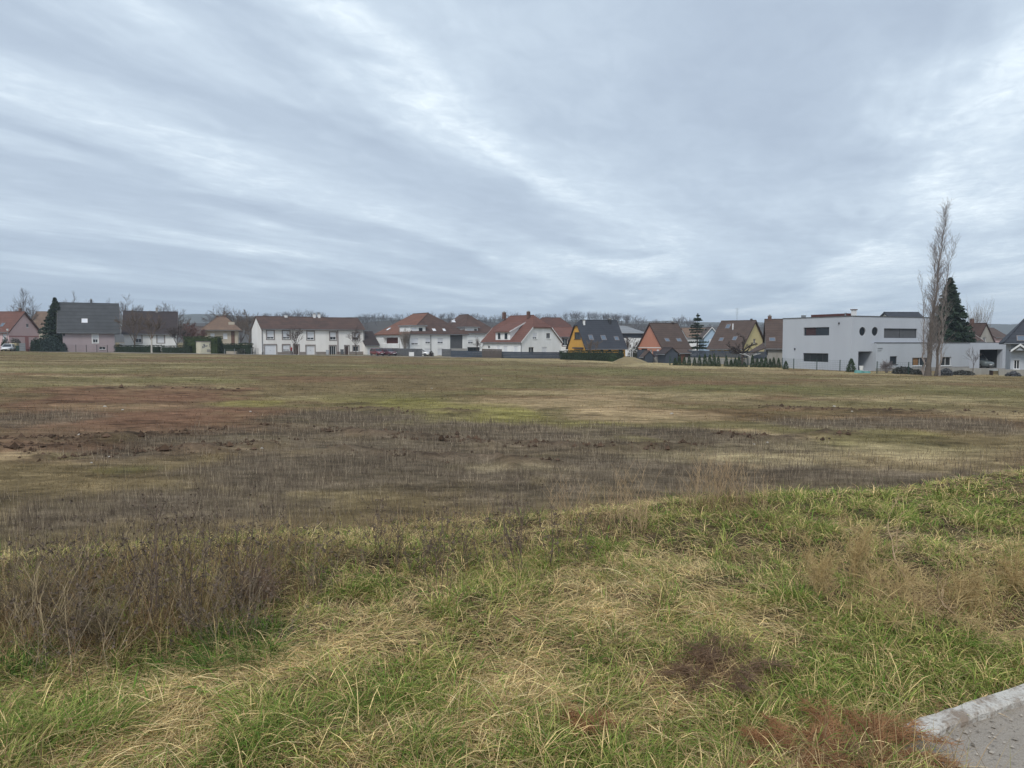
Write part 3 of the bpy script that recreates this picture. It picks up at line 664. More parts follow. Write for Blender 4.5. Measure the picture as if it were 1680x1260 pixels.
class House:
    def __init__(s, name, label, cpx, D, th, fpx=None, W=None, spx=None, dep=None, side='L', cat='house', group=None, zb=None):
        th = R(th); s.th = th; c, sn = math.cos(th), math.sin(th)
        ux, uy = Vector((c, sn)), Vector((-sn, c)); x0 = TX(cpx)*D
        def solve(d, px):
            tt = TX(px); return (tt*D - x0)/(d.x - tt*d.y)
        if W is None: W = solve(ux if side == 'L' else -ux, fpx)
        if dep is None: dep = solve(uy, spx)
        o = Vector((x0, D)) - (ux*W if side == 'R' else Vector((0, 0)))
        s.W, s.dep, s.D = W, dep, D
        s.zb = gz1(x0, D) if zb is None else zb
        s.root = empty(name, (o.x, o.y, s.zb), th); tag(s.root, label, cat, group)
        s.Mx = Matrix.Translation((o.x, o.y, s.zb)) @ Matrix.Rotation(th, 4, 'Z'); s.Mi = s.Mx.inverted()
        s.cut = []; s.wall = None
        print('%-24s W %.1f dep %.1f zb %.2f' % (name, W, dep, s.zb))
    def z(s, py, D=None): return zpx(py, D or s.D) - s.zb
    def hit(s, px, py, p0, n):
        """line of sight meets a plane of the house, in the house's own coordinates"""
        o = s.Mi @ Vector((0, 0, CAMZ)); d = (s.Mi.to_3x3() @ ray(px, py)); n = Vector(n); p0 = Vector(p0)
        return o + d*((p0-o).dot(n)/d.dot(n))
    PL = {'F': ((0, 0, 0), (0, -1, 0)), 'L': ((0, 0, 0), (-1, 0, 0)), 'R': ((1, 0, 0), (1, 0, 0))}
    def uz(s, pl, px, py, off=0.0):
        p0, n = s.PL[pl]; p0 = Vector(p0)*(s.W if pl == 'R' else 1) + Vector(n)*off
        q = s.hit(px, py, p0, n); return (q.x if pl == 'F' else q.y), q.z
    def pt(s, pl, u, z, out):
        """u along the wall, z up, out = metres in front of the wall face"""
        return {'F': (u, -out, z), 'L': (-out, u, z), 'R': (s.W+out, u, z)}[pl]
    def bx(s, mb, pl, u0, u1, z0, z1, o0, o1): return mb.box(s.pt(pl, u0, z0, o0), s.pt(pl, u1, z1, o1))
    def solid(s, profile, axis, m, name='wall', lo=0.0, hi=None):
        """wall solid: profile (u, z) pushed along the ridge axis"""
        mb = MB()
        if axis == 'x': mb.prism([(lo, u, z) for u, z in profile], ((s.W if hi is None else hi)-lo, 0, 0))
        else: mb.prism([(u, lo, z) for u, z in profile], (0, (s.dep if hi is None else hi)-lo, 0))
        o = mb.build(name, m, s.root)
        if s.wall is None: s.wall = o
        return o
    def gable(s, he, hr, axis='x', mw=None, mr=None, ov=.45, og=.35, th=.22, hip=0.0, hip_ends='both', barge=None, he2=None, ridge=.5):
        W, d = s.W, s.dep; span = d if axis == 'x' else W; ln = W if axis == 'x' else d
        he2 = he if he2 is None else he2; rm = span*ridge
        zt = hr - th*.9
        k1 = (hr-he)/rm; k2 = (hr-he2)/(span-rm)
        prof = [(0, -1.0), (span, -1.0), (span, he2-th*.6), (rm, zt), (0, he-th*.6)]
        P = (lambda l, u, z: (l, u, z)) if axis == 'x' else (lambda l, u, z: (u, l, z))
        h0 = hip if hip_ends in ('both', 'lo') else 0; h1 = hip if hip_ends in ('both', 'hi') else 0
        hz = hr-hip                                           # half hip begins this far below the ridge
        if hip:
            mb = MB(); zc = hz-th*.6; a = rm*(1-(zc-he)/(hr-he)); 
            prof = [(0, -1.0), (span, -1.0), (span, he2-th*.6), (rm+(span-rm)*(hr-zc)/(hr-he2), zc), (rm-rm*(hr-zc)/(hr-he), zc), (0, he-th*.6)]
        s.solid(prof, axis, mw)
        a0, a1 = -og, ln+og
        hl = hip*1.0                                          # hip runs back about as far as it rises
        for sd, kk, ee in ((0, k1, he), (1, k2, he2)):
            ue = -ov if sd == 0 else span+ov; ze = ee - ov*kk
            tq = (hr-hz)/(hr-ee) if hip else 0
            uh = rm-(rm)*tq if sd == 0 else rm+(span-rm)*tq
            poly = []
            if h0: poly += [P(a0, uh, hz), P(a0+hl, rm, hr)]
            else: poly += [P(a0, rm, hr)]
            if h1: poly += [P(a1-hl, rm, hr), P(a1, uh, hz)]
            else: poly += [P(a1, rm, hr)]
            poly += [P(a1, ue, ze), P(a0, ue, ze)]
            slab(poly, th).build('roof', mr, s.root)
        for q, hh, l0, l1 in ((0, h0, a0, a0+hl), (1, h1, a1, a1-hl)):
            if hh:
                tq0 = hip/(hr-he); tq1 = hip/(hr-he2); e = .03 if q else -.03
                slab([P(l0+e, rm-rm*tq0-.02, hz+.006), P(l0+e, rm+(span-rm)*tq1+.02, hz+.006), P(l1+e, rm, hr+.006)], th).build('roof', mr, s.root)
        mbr = MB(); mbr.tube(P(a0+(hl if h0 else 0), rm, hr-.02), P(a1-(hl if h1 else 0), rm, hr-.02), .10, n=6); mbr.build('ridge_cap', mr, s.root)
        if barge:
            for l in (a0, a1):
                if (l == a0 and h0) or (l == a1 and h1): pass
                e = -.035 if l == a0 else .035
                for sd, kk, ee in ((0, k1, he), (1, k2, he2)):
                    ue = -ov if sd == 0 else span+ov; ze = ee-ov*kk
                    tq = (hip/(hr-ee)) if ((l == a0 and h0) or (l == a1 and h1)) else 0
                    ut = rm+(((0 if sd == 0 else span)-rm)*tq); zt_ = hr-(hr-ee)*tq
                    mb = MB(); mb.prism([P(l, ut, zt_+.02), P(l, ue, ze+.02), P(l, ue, ze-.24), P(l, ut, zt_-.24)], [e, 0, 0] if axis == 'x' else [0, e, 0])
                    mb.build('bargeboard', barge, s.root)
        s.k1, s.hr, s.he, s.rm = k1, hr, he, rm
        # gutters along the eaves
        for sd, kk, ee in ((0, k1, he), (1, k2, he2)):
            ue = -ov-.06 if sd == 0 else span+ov+.06
            mb = MB(); mb.tube(P(a0+.05, ue, ee-ov*kk-.14), P(a1-.05, ue, ee-ov*kk-.14), .065, n=6); mb.build('gutter', M_METAL, s.root)
    def win(s, pl, x0, y0, x1, y1, kind='glass', fr=None, mull=1, sill=True, depth=.16, surround=None, shut=.5, off=0.0, m=None):
        """window or door, from where its corners are seen on the wall"""
        ua, z1 = s.uz(pl, x0, (y0), off); ub, _ = s.uz(pl, x1, y0, off)
        xm = (x0+x1)/2; _, z1 = s.uz(pl, xm, y0, off); _, z0 = s.uz(pl, xm, y1, off)
        u0, u1 = min(ua, ub), max(ua, ub)
        s.opening(pl, u0, u1, z0, z1, kind, fr, mull, sill, depth, surround, shut, off, m)
    def opening(s, pl, u0, u1, z0, z1, kind='glass', fr=None, mull=1, sill=True, depth=.16, surround=None, shut=.5, off=0.0, m=None):
        fr = fr or M_FRAME; o = off
        mb = MB(); s.bx(mb, pl, u0, u1, z0, z1, o-depth, o+.3); s.cut.append(mb)
        nm = {'garage': 'garage_door', 'door': 'door'}.get(kind, 'window')
        b = .06; f = MB()
        s.bx(f, pl, u0, u0+b, z0, z1, o-depth+.005, o-depth+.06); s.bx(f, pl, u1-b, u1, z0, z1, o-depth+.005, o-depth+.06)
        s.bx(f, pl, u0+b, u1-b, z1-b, z1, o-depth+.005, o-depth+.06); s.bx(f, pl, u0+b, u1-b, z0, z0+b, o-depth+.005, o-depth+.06)
        for i in range(1, mull+1 if kind in ('glass', 'half') else 1):
            uu = u0+(u1-u0)*i/(mull+1); s.bx(f, pl, uu-.03, uu+.03, z0+b, z1-b, o-depth+.005, o-depth+.055)
        w = f.build(nm, fr, s.root)
        g = MB()
        if kind in ('glass', 'half'):
            s.bx(g, pl, u0+b*.5, u1-b*.5, z0+b*.5, z1-b*.5, o-depth+.008, o-depth+.025); g.build('pane', m or M_GLASS, w)
        if kind in ('shutter', 'half'):
            zs = z0+.01 if kind == 'shutter' else z0+(z1-z0)*(1-shut)
            g = MB(); n = max(4, int((z1-zs)/.12))
            for i in range(n):
                a = zs+(z1-zs)*i/n; bz = zs+(z1-zs)*(i+1)/n
                s.bx(g, pl, u0+.01, u1-.01, a, bz-.012, o-depth+.065, o-depth+.085)
            s.bx(g, pl, u0+.012, u1-.012, zs, z1-.002, o-depth+.06, o-depth+.075)
            g.build('shutter', m if (m and kind == 'shutter') else M_SHUT, w)
        if kind == 'garage':
            g = MB(); n = 5
            for i in range(n):
                a = z0+(z1-z0)*i/n; s.bx(g, pl, u0+b, u1-b, a+.012, z0+(z1-z0)*(i+1)/n-.012, o-depth+.02, o-depth+.05)
            s.bx(g, pl, u0+b, u1-b, z0, z1-b, o-depth+.008, o-depth+.03); g.build('door_panel', m or M_SHUT, w)
            h = MB(); um = (u0+u1)/2; s.bx(h, pl, um-.07, um+.07, z0+.9, z0+.94, o-depth+.05, o-depth+.09); h.build('handle', M_DKMET, w)
        if kind == 'door':
            g = MB(); s.bx(g, pl, u0+b, u1-b, z0, z1-b, o-depth+.01, o-depth+.045)
            s.bx(g, pl, u0+b+.12, u1-b-.12, z0+.2, z0+(z1-z0)*.42, o-depth+.045, o-depth+.06); s.bx(g, pl, u0+b+.12, u1-b-.12, z0+(z1-z0)*.5, z1-b-.15, o-depth+.045, o-depth+.06)
            g.build('door_leaf', m or M_WOODDOOR, w)
            h = MB(); s.bx(h, pl, u1-b-.14, u1-b-.04, z0+.98, z0+1.02, o-depth+.045, o-depth+.1); h.build('handle', M_METAL, w)
        if sill and kind not in ('door', 'garage'):
            g = MB(); s.bx(g, pl, u0-.06, u1+.06, z0-.06, z0-.002, o-depth+.01, o+.09); g.build('sill', fr, w)
        if surround:
            g = MB(); q = .22
            s.bx(g, pl, u0-q, u0-.002, z0-(.0 if kind in ('door', 'garage') else q), z1+q, o+.002, o+.035); s.bx(g, pl, u1+.002, u1+q, z0-(.0 if kind in ('door', 'garage') else q), z1+q, o+.002, o+.035)
            s.bx(g, pl, u0-.002, u1+.002, z1+.002, z1+q, o+.002, o+.034)
            if kind not in ('door', 'garage'): s.bx(g, pl, u0-.002, u1+.002, z0-q, z0-.062, o+.002, o+.034)
            g.build('surround', surround, w)
        return w
    def skylight(s, x0, y0, x1, y1, p0, n, open_=False, m=None):
        """roof window lying in the roof plane"""
        n = Vector(n).normalized(); up = Vector((0, 0, 1)); h = n.cross(up).normalized(); v = h.cross(n).normalized()
        if v.z < 0: v = -v
        c = s.hit((x0+x1)/2, (y0+y1)/2, p0, n); a = s.hit(x0, (y0+y1)/2, p0, n); b = s.hit(x1, (y0+y1)/2, p0, n); d = s.hit((x0+x1)/2, y0, p0, n); e = s.hit((x0+x1)/2, y1, p0, n)
        hw = max(abs((b-a).dot(h))/2, .32); hv = max(abs((d-e).dot(v))/2, .4)
        hw = min(hw, .62); hv = min(hv, .75)
        f = MB()
        def bar(a0, a1, b0, b1, t0, t1, mb): mb.prism([c+h*a0+v*b0+n*t0, c+h*a1+v*b0+n*t0, c+h*a1+v*b1+n*t0, c+h*a0+v*b1+n*t0], n*(t1-t0))
        bar(-hw, hw, -hv, -hv+.07, -.02, .07, f); bar(-hw, hw, hv-.07, hv, -.02, .07, f); bar(-hw, -hw+.07, -hv+.07, hv-.07, -.02, .068, f); bar(hw-.07, hw, -hv+.07, hv-.07, -.02, .068, f)
        w = f.build('roof_window', M_GREYF, s.root); g = MB(); bar(-hw+.065, hw-.065, -hv+.065, hv-.065, .0, .04, g); g.build('pane', m or M_SKYPANE, w)
    def fslope(s): return (0, 0, s.he), (0, -s.k1, 1)          # front roof plane of a gable with its ridge along x
    def part(s, name, m, *boxes, bevel=0.0):
        mb = MB()
        for b in boxes: mb.box(*b)
        return mb.build(name, m, s.root, bevel)
    def chimney(s, px, ytop, ybot, u, y, m=None, w=.55, cap=True):
        """chimney standing on the roof at local (u, y)"""
        p = s.Mx @ Vector((u, y, 0)); zt = zpx(ytop, p.y)-s.zb; zb_ = zpx(ybot, p.y)-s.zb-.6
        c = s.part('chimney', m or M_CHIM, ((u-w/2, y-w/2, zb_), (u+w/2, y+w/2, zt)))
        if cap:
            mb = MB(); mb.box((u-w/2-.06, y-w/2-.06, zt), (u+w/2+.06, y+w/2+.06, zt+.08)); mb.box((u-w*.3, y-w*.3, zt+.08), (u+w*.3, y+w*.3, zt+.25)); mb.build('chimney_cap', M_CONC, c)
        return c
    def done(s):
        if s.wall is None or not s.cut: return
        mb = MB()
        for c in s.cut: mb.add(c.v, c.f)
        co_ = mb.build('cutter', None); co_.matrix_world = s.Mx
        bpy.context.view_layer.update()
        md = s.wall.modifiers.new('cut', 'BOOLEAN'); md.object = co_; md.operation = 'DIFFERENCE'; md.solver = 'EXACT'
        bpy.context.view_layer.update()
        ev = s.wall.evaluated_get(bpy.context.evaluated_depsgraph_get())
        me = bpy.data.meshes.new_from_object(ev); s.wall.modifiers.clear(); old = s.wall.data; s.wall.data = me
        bpy.data.meshes.remove(old); bpy.data.objects.remove(co_)
m, t, bs = pbsdf('roof_window_glass'); bs.inputs['Base Color'].default_value = (.10, .13, .17, 1); bs.inputs['Roughness'].default_value = .12; bs.inputs['Specular IOR Level'].default_value = 1.0; M_SKYPANE = m

# ---------------------------------------------------------------- trees
class Segs:
    def __init__(s): s.a = []; s.b = []; s.r0 = []; s.r1 = []
    def add(s, a, b, r0, r1): s.a.append(tuple(a)); s.b.append(tuple(b)); s.r0.append(r0); s.r1.append(r1)
    def arrays(s, n=3):
        A = np.array(s.a); B = np.array(s.b); r0 = np.array(s.r0); r1 = np.array(s.r1)
        d = B-A; d /= np.maximum(np.linalg.norm(d, axis=1), 1e-6)[:, None]
        ref = np.where(np.abs(d[:, 2:3]) < .9, np.array((0, 0, 1.0)), np.array((1.0, 0, 0)))
        u = np.cross(d, ref); u /= np.linalg.norm(u, axis=1)[:, None]; v = np.cross(d, u)
        th = np.arange(n)*2*math.pi/n
        ring = u[:, None]*np.cos(th)[None, :, None] + v[:, None]*np.sin(th)[None, :, None]
        V = np.concatenate([A[:, None]+ring*r0[:, None, None], B[:, None]+ring*r1[:, None, None]], 1)
        f = np.array([(i, (i+1) % n, n+(i+1) % n, n+i) for i in range(n)])
        Fc = (f[None]+np.arange(len(A))[:, None, None]*2*n).reshape(-1, 4)
        return V.reshape(-1, 3), Fc
def grow(sg, p, d, ln, r, lev, rng, spread=.55, up=.15, kids=(3, 5), nseg=4, shrink=.62, wob=.16, minr=.006, first=.3):
    """one limb and, from it, its branches"""
    pts = [Vector(p)]; d = Vector(d).normalized(); dirs = []
    for i in range(nseg):
        d = (d + Vector((rng.gauss(0, wob), rng.gauss(0, wob), rng.gauss(0, wob)+up*.5))).normalized(); dirs.append(d.copy())
        pts.append(pts[-1]+d*ln/nseg)
    rs = [max(r*(1-.72*i/nseg), minr) for i in range(nseg+1)]
    for i in range(nseg): sg.add(pts[i], pts[i+1], rs[i], rs[i+1])
    if lev <= 0: return
    k = rng.randint(*kids)
    for j in range(k):
        tpos = first + (1-first)*(j+rng.random())/k; i = min(int(tpos*nseg), nseg-1); f = tpos*nseg-i
        q = pts[i].lerp(pts[i+1], min(f, 1)); dd = dirs[i]
        ax = dd.orthogonal().normalized(); ax.rotate(Matrix.Rotation(rng.uniform(0, 6.283), 3, dd))
        nd = dd.copy(); nd.rotate(Matrix.Rotation(rng.gauss(spread, .14), 3, ax))
        grow(sg, q, nd, ln*shrink*rng.uniform(.7, 1.15)*(1.1-.45*tpos), max(rs[i]*.58, minr), lev-1, rng, spread, up, kids, max(nseg-1, 2), shrink, wob*1.05, minr, .12)
M_BARK = mat('grey_bark', (.145, .118, .095), (.095, .078, .065), 3, .95)
M_TWIG = mat('brown_twigs', (.125, .098, .085), (.085, .066, .058), 2, .95)
M_TWIG2 = mat('warm_twigs', (.165, .120, .085), (.115, .085, .062), 2, .95)
M_BIRCH = mat('white_bark', (.62, .58, .52), (.36, .32, .28), 5, .9)
def bare_tree(name, label, loc, h, spread=.6, seed=1, stems=1, trunk_h=.28, r=None, lev=4, kids=(3, 5), up=.12, m=None, mt=None, cat='tree', group=None, minr=.008, shrink=.66, lean=0.0, wob=.10):
    """leafless tree: trunk and a crown of branches"""
    rng = random.Random(seed); root = empty(name, loc); tag(root, label, cat, group)
    r = r or h*.018; tr = Segs(); cr = Segs()
    for i in range(stems):
        az = rng.uniform(0, 6.28); d = Vector((math.cos(az)*.18*(stems > 1)+lean, math.sin(az)*.18*(stems > 1), 1)).normalized()
        p = Vector((math.cos(az)*.12*(stems > 1), math.sin(az)*.12*(stems > 1), -.15)); n = 4; th = h*trunk_h; q = p
        for j in range(n):
            d = (d+Vector((rng.gauss(0, .05), rng.gauss(0, .05), .05))).normalized(); q2 = q+d*(th+.15)/n
            tr.add(q, q2, r*(1.25-.3*j/n), r*(1.25-.3*(j+1)/n)); q = q2
        for j in range(rng.randint(3, 5)):
            a = 6.28*j/4+rng.random(); nd = Vector((math.cos(a)*spread*.8, math.sin(a)*spread*.8, 1)).normalized()
            grow(cr, q-Vector((0, 0, rng.uniform(0, .25)*th)), nd, h*(1-trunk_h)*rng.uniform(.55, .75), r*.62, lev-1, rng, spread*.85, up, kids, 4, shrink*1.08, .09, minr)
        grow(cr, q, d, h*(1-trunk_h)*.78, r*.8, lev-1, rng, spread*.85, up, kids, 5, shrink*1.05, .08, minr)
    V, Fc = tr.arrays(6); link('trunk', np_mesh('trunk', V, Fc, smooth=True), mt or M_BARK, root)
    V, Fc = cr.arrays(3); zmax = V[:, 2].max(); 
    link('crown', np_mesh('crown', V, Fc), m or M_TWIG, root)
    return root
def leaf_mat(name, a, b):
    if name in MATS: return MATS[name]
    m = mat(name, a, b, 1.4, .75); return m
M_SPRUCE = leaf_mat('spruce_needles', (.020, .036, .022), (.034, .055, .030))
M_BLUECON = leaf_mat('cedar_needles', (.038, .062, .050), (.026, .044, .036))
M_THUJA = leaf_mat('thuja_leaves', (.048, .078, .030), (.030, .052, .024))
M_HEDGE = leaf_mat('hedge_leaves', (.028, .046, .020), (.018, .030, .014))
M_HEDGEG = leaf_mat('green_hedge_leaves', (.060, .086, .022), (.026, .042, .014))
M_DRYHEDGE = leaf_mat('dull_shrub_leaves', (.050, .055, .034), (.036, .036, .026))
def quads(rng, C, size, nrm=None, flat=.6):
    """small leaf faces at points C"""
    n = len(C); a = rng.normal(size=(n, 3)); 
    if nrm is not None: a = a - nrm*(a*nrm).sum(1)[:, None]*flat
    a /= np.linalg.norm(a, axis=1)[:, None]
    b = np.cross(a, rng.normal(size=(n, 3))); b /= np.linalg.norm(b, axis=1)[:, None]
    s = size*rng.uniform(.6, 1.4, n); a = a*s[:, None]; b = b*(s*.55)[:, None]
    V = np.stack([C-a, C-b, C+a, C+b], 1).reshape(-1, 3)
    return V, np.arange(4*n).reshape(-1, 4)
def conifer(name, label, loc, h, r, seed=1, m=None, cat='tree', group=None, layers=26, per=11, droop=.35, size=.16, nb=26, power=1.0, low=.06, gap=0.0):
    """trunk with whorls of drooping, needled branches"""
    rng = np.random.default_rng(seed); root = empty(name, loc); tag(root, label, cat, group)
    mb = MB(); mb.tube((0, 0, -.2), (0, 0, h*.97), max(.018*h, .05), .02, n=6); mb.build('trunk', M_BARK, root)
    P = []
    for i in range(layers):
        f = (i+rng.uniform(-.6, .6))/layers; z = h*(low+(1-low)*np.clip(f, 0, 1)); R_ = r*(1-np.clip(f, 0, 1))**power + .007*h
        for k in range(per):
            if rng.random() < gap: continue
            a = rng.uniform(0, 6.283); ln = R_*rng.uniform(.45, 1.22); t = rng.uniform(.08, 1, nb)**.75
            x = np.cos(a)*ln*t; y = np.sin(a)*ln*t
            zz = z - droop*ln*t**1.6 + .10*ln*t**4
            sp = ln*.11*(1-.5*t)+.02
            P.append(np.stack([x+rng.normal(0, 1, nb)*sp, y+rng.normal(0, 1, nb)*sp, zz-np.abs(rng.normal(0, .5, nb))*sp*.8], -1))
    tp = np.stack([rng.normal(0, .03, 14), rng.normal(0, .03, 14), h*rng.uniform(.9, 1.0, 14)], -1); P.append(tp)
    P = np.concatenate(P); P[:, 2] = np.maximum(P[:, 2], .05)
    V, Fc = quads(rng, P, size); link('crown', np_mesh('crown', V, Fc), m or M_SPRUCE, root)
    return root
def shrub_mesh(name, w, d, h, n, seed, size=.10, shape='box', top=.12):
    """leaf faces through the outer layer of a clipped or rounded bush, with a dark core"""
    rng = np.random.default_rng(seed)
    if shape == 'box':
        k = rng.random(n); P = np.stack([rng.uniform(-w/2, w/2, n), rng.uniform(-d/2, d/2, n), rng.uniform(0, h, n)], -1)
        area = np.array([w*h, w*h*.4, d*h, d*h, w*d]); sel = rng.choice(5, n, p=area/area.sum()); dep_ = np.abs(rng.normal(0, .10, n))
        P[sel == 0, 1] = -d/2; P[sel == 1, 1] = d/2; P[sel == 2, 0] = -w/2; P[sel == 3, 0] = w/2; P[sel == 4, 2] = h
        bump = (fbm(P[:, 0]*1.1+seed, P[:, 2]*1.1, 3, seed)-.5)*.5
        P[:, 1] += np.where(sel == 0, bump+dep_, np.where(sel == 1, -bump-dep_, 0)); P[:, 2] += np.where(P[:, 2] > h*.8, (fbm(P[:, 0]*.9, P[:, 1], 3, seed+3)-.5)*top*4, 0)
        core = [(-w/2+.18, -d/2+.2, 0), (w/2-.18, d/2-.2, h-.25)]
    else:
        u = rng.normal(size=(n, 3)); u /= np.linalg.norm(u, axis=1)[:, None]; u[:, 2] = np.abs(u[:, 2])
        lump = .75+.5*fbm(u[:, 0]*2+seed, u[:, 1]*2+u[:, 2]*2, 3, seed)
        rr = (1-np.abs(rng.normal(0, .22, n)))*lump
        P = u*rr[:, None]*np.array((w/2, d/2, h)); core = [(-w*.25, -d*.25, 0), (w*.25, d*.25, h*.55)]
    V, Fc = quads(rng, P, size)
    mb = MB(); mb.box(*core); nb = len(V)
    V = np.concatenate([V, np.array(mb.v)]); Fc = np.concatenate([Fc, np.array(mb.f)+nb])
    return np_mesh(name, V, Fc)
def shrub(name, label, loc, w, d, h, n, seed, m, size=.10, shape='round', rz=0.0, cat='bush', group=None):
    root = empty(name, loc, rz); tag(root, label, cat, group)
    link('foliage', shrub_mesh('foliage', w, d, h, n, seed, size, shape), m, root)
    mb = MB(); mb.tube((0, 0, -.15), (0, 0, h*.6), .05, .03, n=5); mb.build('stem', M_BARK, root)
    return root
# ---------------------------------------------------------------- the houses, from left to right
def hip_roof(h, he, hr, r0, r1, m, ov=.45, th=.22, x0=0, x1=None, y0=0, y1=None, ml=None):
    """hipped roof over a rectangle; r0, r1 are the ridge ends (x, y)"""
    x1 = h.W if x1 is None else x1; y1 = h.dep if y1 is None else y1
    A, B, C, D_ = (x0-ov, y0-ov, he), (x1+ov, y0-ov, he), (x1+ov, y1+ov, he), (x0-ov, y1+ov, he)
    P, Q = (r0[0], r0[1], hr), (r1[0], r1[1], hr)
    if abs(r1[0]-r0[0]) >= abs(r1[1]-r0[1]): fs = [[A, B, Q, P], [B, C, Q], [C, D_, P, Q], [D_, A, P]]   # ridge along x, P left
    else: fs = [[A, B, P], [B, C, Q, P], [C, D_, Q], [D_, A, P, Q]]                                     # ridge along y, P in front
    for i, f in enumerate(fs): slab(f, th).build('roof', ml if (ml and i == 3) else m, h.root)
    for a, b in ((A, P), (P, Q)) if fs else (): 
        mb = MB(); mb.tube(Vector(a)+Vector((0, 0, .02)), Vector(b)+Vector((0, 0, .02)), .09, n=5); mb.build('ridge_cap', m, h.root)
    mb = MB(); mb.tube((A[0], A[1]-.05, he-.14), (B[0], B[1]-.05, he-.14), .06, n=6); mb.build('gutter', M_METAL, h.root)
def antenna(h, u, y, z0, z1, arms=5):
    mb = MB(); mb.tube((u, y, z0), (u, y, z1), .03, n=5)
    for i in range(arms):
        zz = z1-.1-i*.28; w = .5-.05*i; mb.tube((u-w, y, zz), (u+w, y, zz), .015, n=4)
    mb.build('antenna', M_METAL, h.root)
# far-left pink house, gable turned to the right
h = House('house', 'pink rendered house with red tiled roof and dark pink bands at left edge', 15, 166, -5, fpx=-62, spx=64, side='R')
h.gable(h.z(541), h.z(511, 170), 'x', M_PINK, M_REDROOF, barge=M_DKBARGE, ov=.5, og=.45)
h.win('R', 43, 531, 47, 537, 'glass', mull=1)
h.part('wall_band', M_PINKD, ((h.W+.002, -.01, 2.95), (h.W+.03, h.dep+.01, 3.2))); h.part('wall_band', M_PINKD, ((h.W+.002, h.dep*.52, -.5), (h.W+.028, h.dep*.64, 2.95)))
h.part('wall_base', M_PINKD, ((h.W+.002, -.01, -.5), (h.W+.032, h.dep*.52, .75)), ((h.W+.002, h.dep*.64, -.5), (h.W+.032, h.dep+.01, .75)))
h.skylight(1, 530, 7, 536, *h.fslope()); h.chimney(38, 506, 510, h.W*.93, h.dep/2, w=.5)
h.win('F', 4, 548, 10, 560, 'shutter'); h.done()
h = House('house', 'brown roofed house half hidden behind pink house and spruce', 48, 205, 10, fpx=88, dep=11)
h.gable(h.z(536), h.z(511, 210), 'x', M_BEIGE, M_TANROOF); h.done()
# mauve house under the great grey roof
h = House('house', 'mauve house with huge weathered grey roof and one small skylight', 103, 160, 28, fpx=189, dep=9.5)
h.gable(h.z(540.5), h.z(496.5, 164.5), 'x', M_MAUVE, M_GREYROOF, ov=.5, og=1.0, barge=M_GREYF, th=.25)
h.win('F', 152, 546, 160, 562, 'half', shut=.68, surround=M_FRAME); h.win('F', 162.5, 569, 173, 573.5, 'glass'); h.win('F', 103.2, 543, 106.5, 551, 'glass', sill=False, fr=M_DKFRAME)
h.skylight(133, 522.5, 144.5, 530, *h.fslope(), m=M_SHUT); h.chimney(146, 492, 497, h.W*.55, h.dep/2, m=M_DKGREY, w=.4)
h.part('base_band', M_PINKD, ((-.01, -.025, -.6), (h.W+.01, -.002, .95))) if 0 else None
h.part('downpipe', M_METAL, ((h.W-.12, -.10, 0), (h.W-.02, -.01, h.he-.4))); h.done()
# dark roofed house behind the birch
h = House('house', 'white walled house under dark brown roof behind leafless birches', 204, 174, 22, fpx=288, dep=10)
h.gable(h.z(544), h.z(510.5, 179), 'x', M_WHITE, M_DKBROOF, ov=.5, og=.5, barge=M_GREYF)
h.win('F', 258, 550, 269, 562, 'shutter', surround=M_GREYF); h.win('F', 222, 550, 232, 562, 'half', surround=M_GREYF)
h.chimney(254, 506, 510, h.W*.62, h.dep/2, m=M_CONC, w=.5); h.chimney(261, 506, 510, h.W*.70, h.dep/2, m=M_METAL, w=.18, cap=False)
h.part('porch', M_CREAMW, ((-.9, -1.0, -.5), (.2, -.002, 1.9))); h.done()
# beige hipped house with aerials
h = House('house', 'beige house with low hipped tan roof and tall aerials', 336, 188, 18, fpx=390, dep=9)
he = h.z(541); hr = h.z(519.5, 193)
h.solid([(0, -1), (h.dep, -1), (h.dep, he-.15), (0, he-.15)], 'x', M_BEIGE)
hip_roof(h, he, hr, (h.W*.38, h.dep*.5), (h.W*.62, h.dep*.5), M_TANROOF, ov=.9)
h.win('F', 345, 547, 352, 556, 'shutter'); h.win('F', 366, 547, 373, 556, 'shutter')
h.part('wall_strip', M_CHIM, ((h.W*.80, -.05, -.5), (h.W*.91, -.003, he-.35)))
h.part('dormer', M_BEIGE, ((h.W*.72, 1.2, he+.2), (h.W*.90, 3.4, he+2.0))); h.chimney(352, 518, 521, h.W*.36, h.dep/2, w=.5); h.chimney(366, 517, 521, h.W*.6, h.dep/2, w=.5)
antenna(h, h.W*.33, h.dep/2, hr-.4, h.z(499, 193)); antenna(h, h.W*.45, h.dep/2, hr-.4, h.z(505, 193), 4); h.done()
# small far house between hedge and white terrace
h = House('house', 'small far reddish roofed house between birch and beige house', 303, 235, 15, fpx=333, dep=9)
h.gable(h.z(550), h.z(535.5, 239), 'x', M_BEIGE, M_BRROOF); h.done()
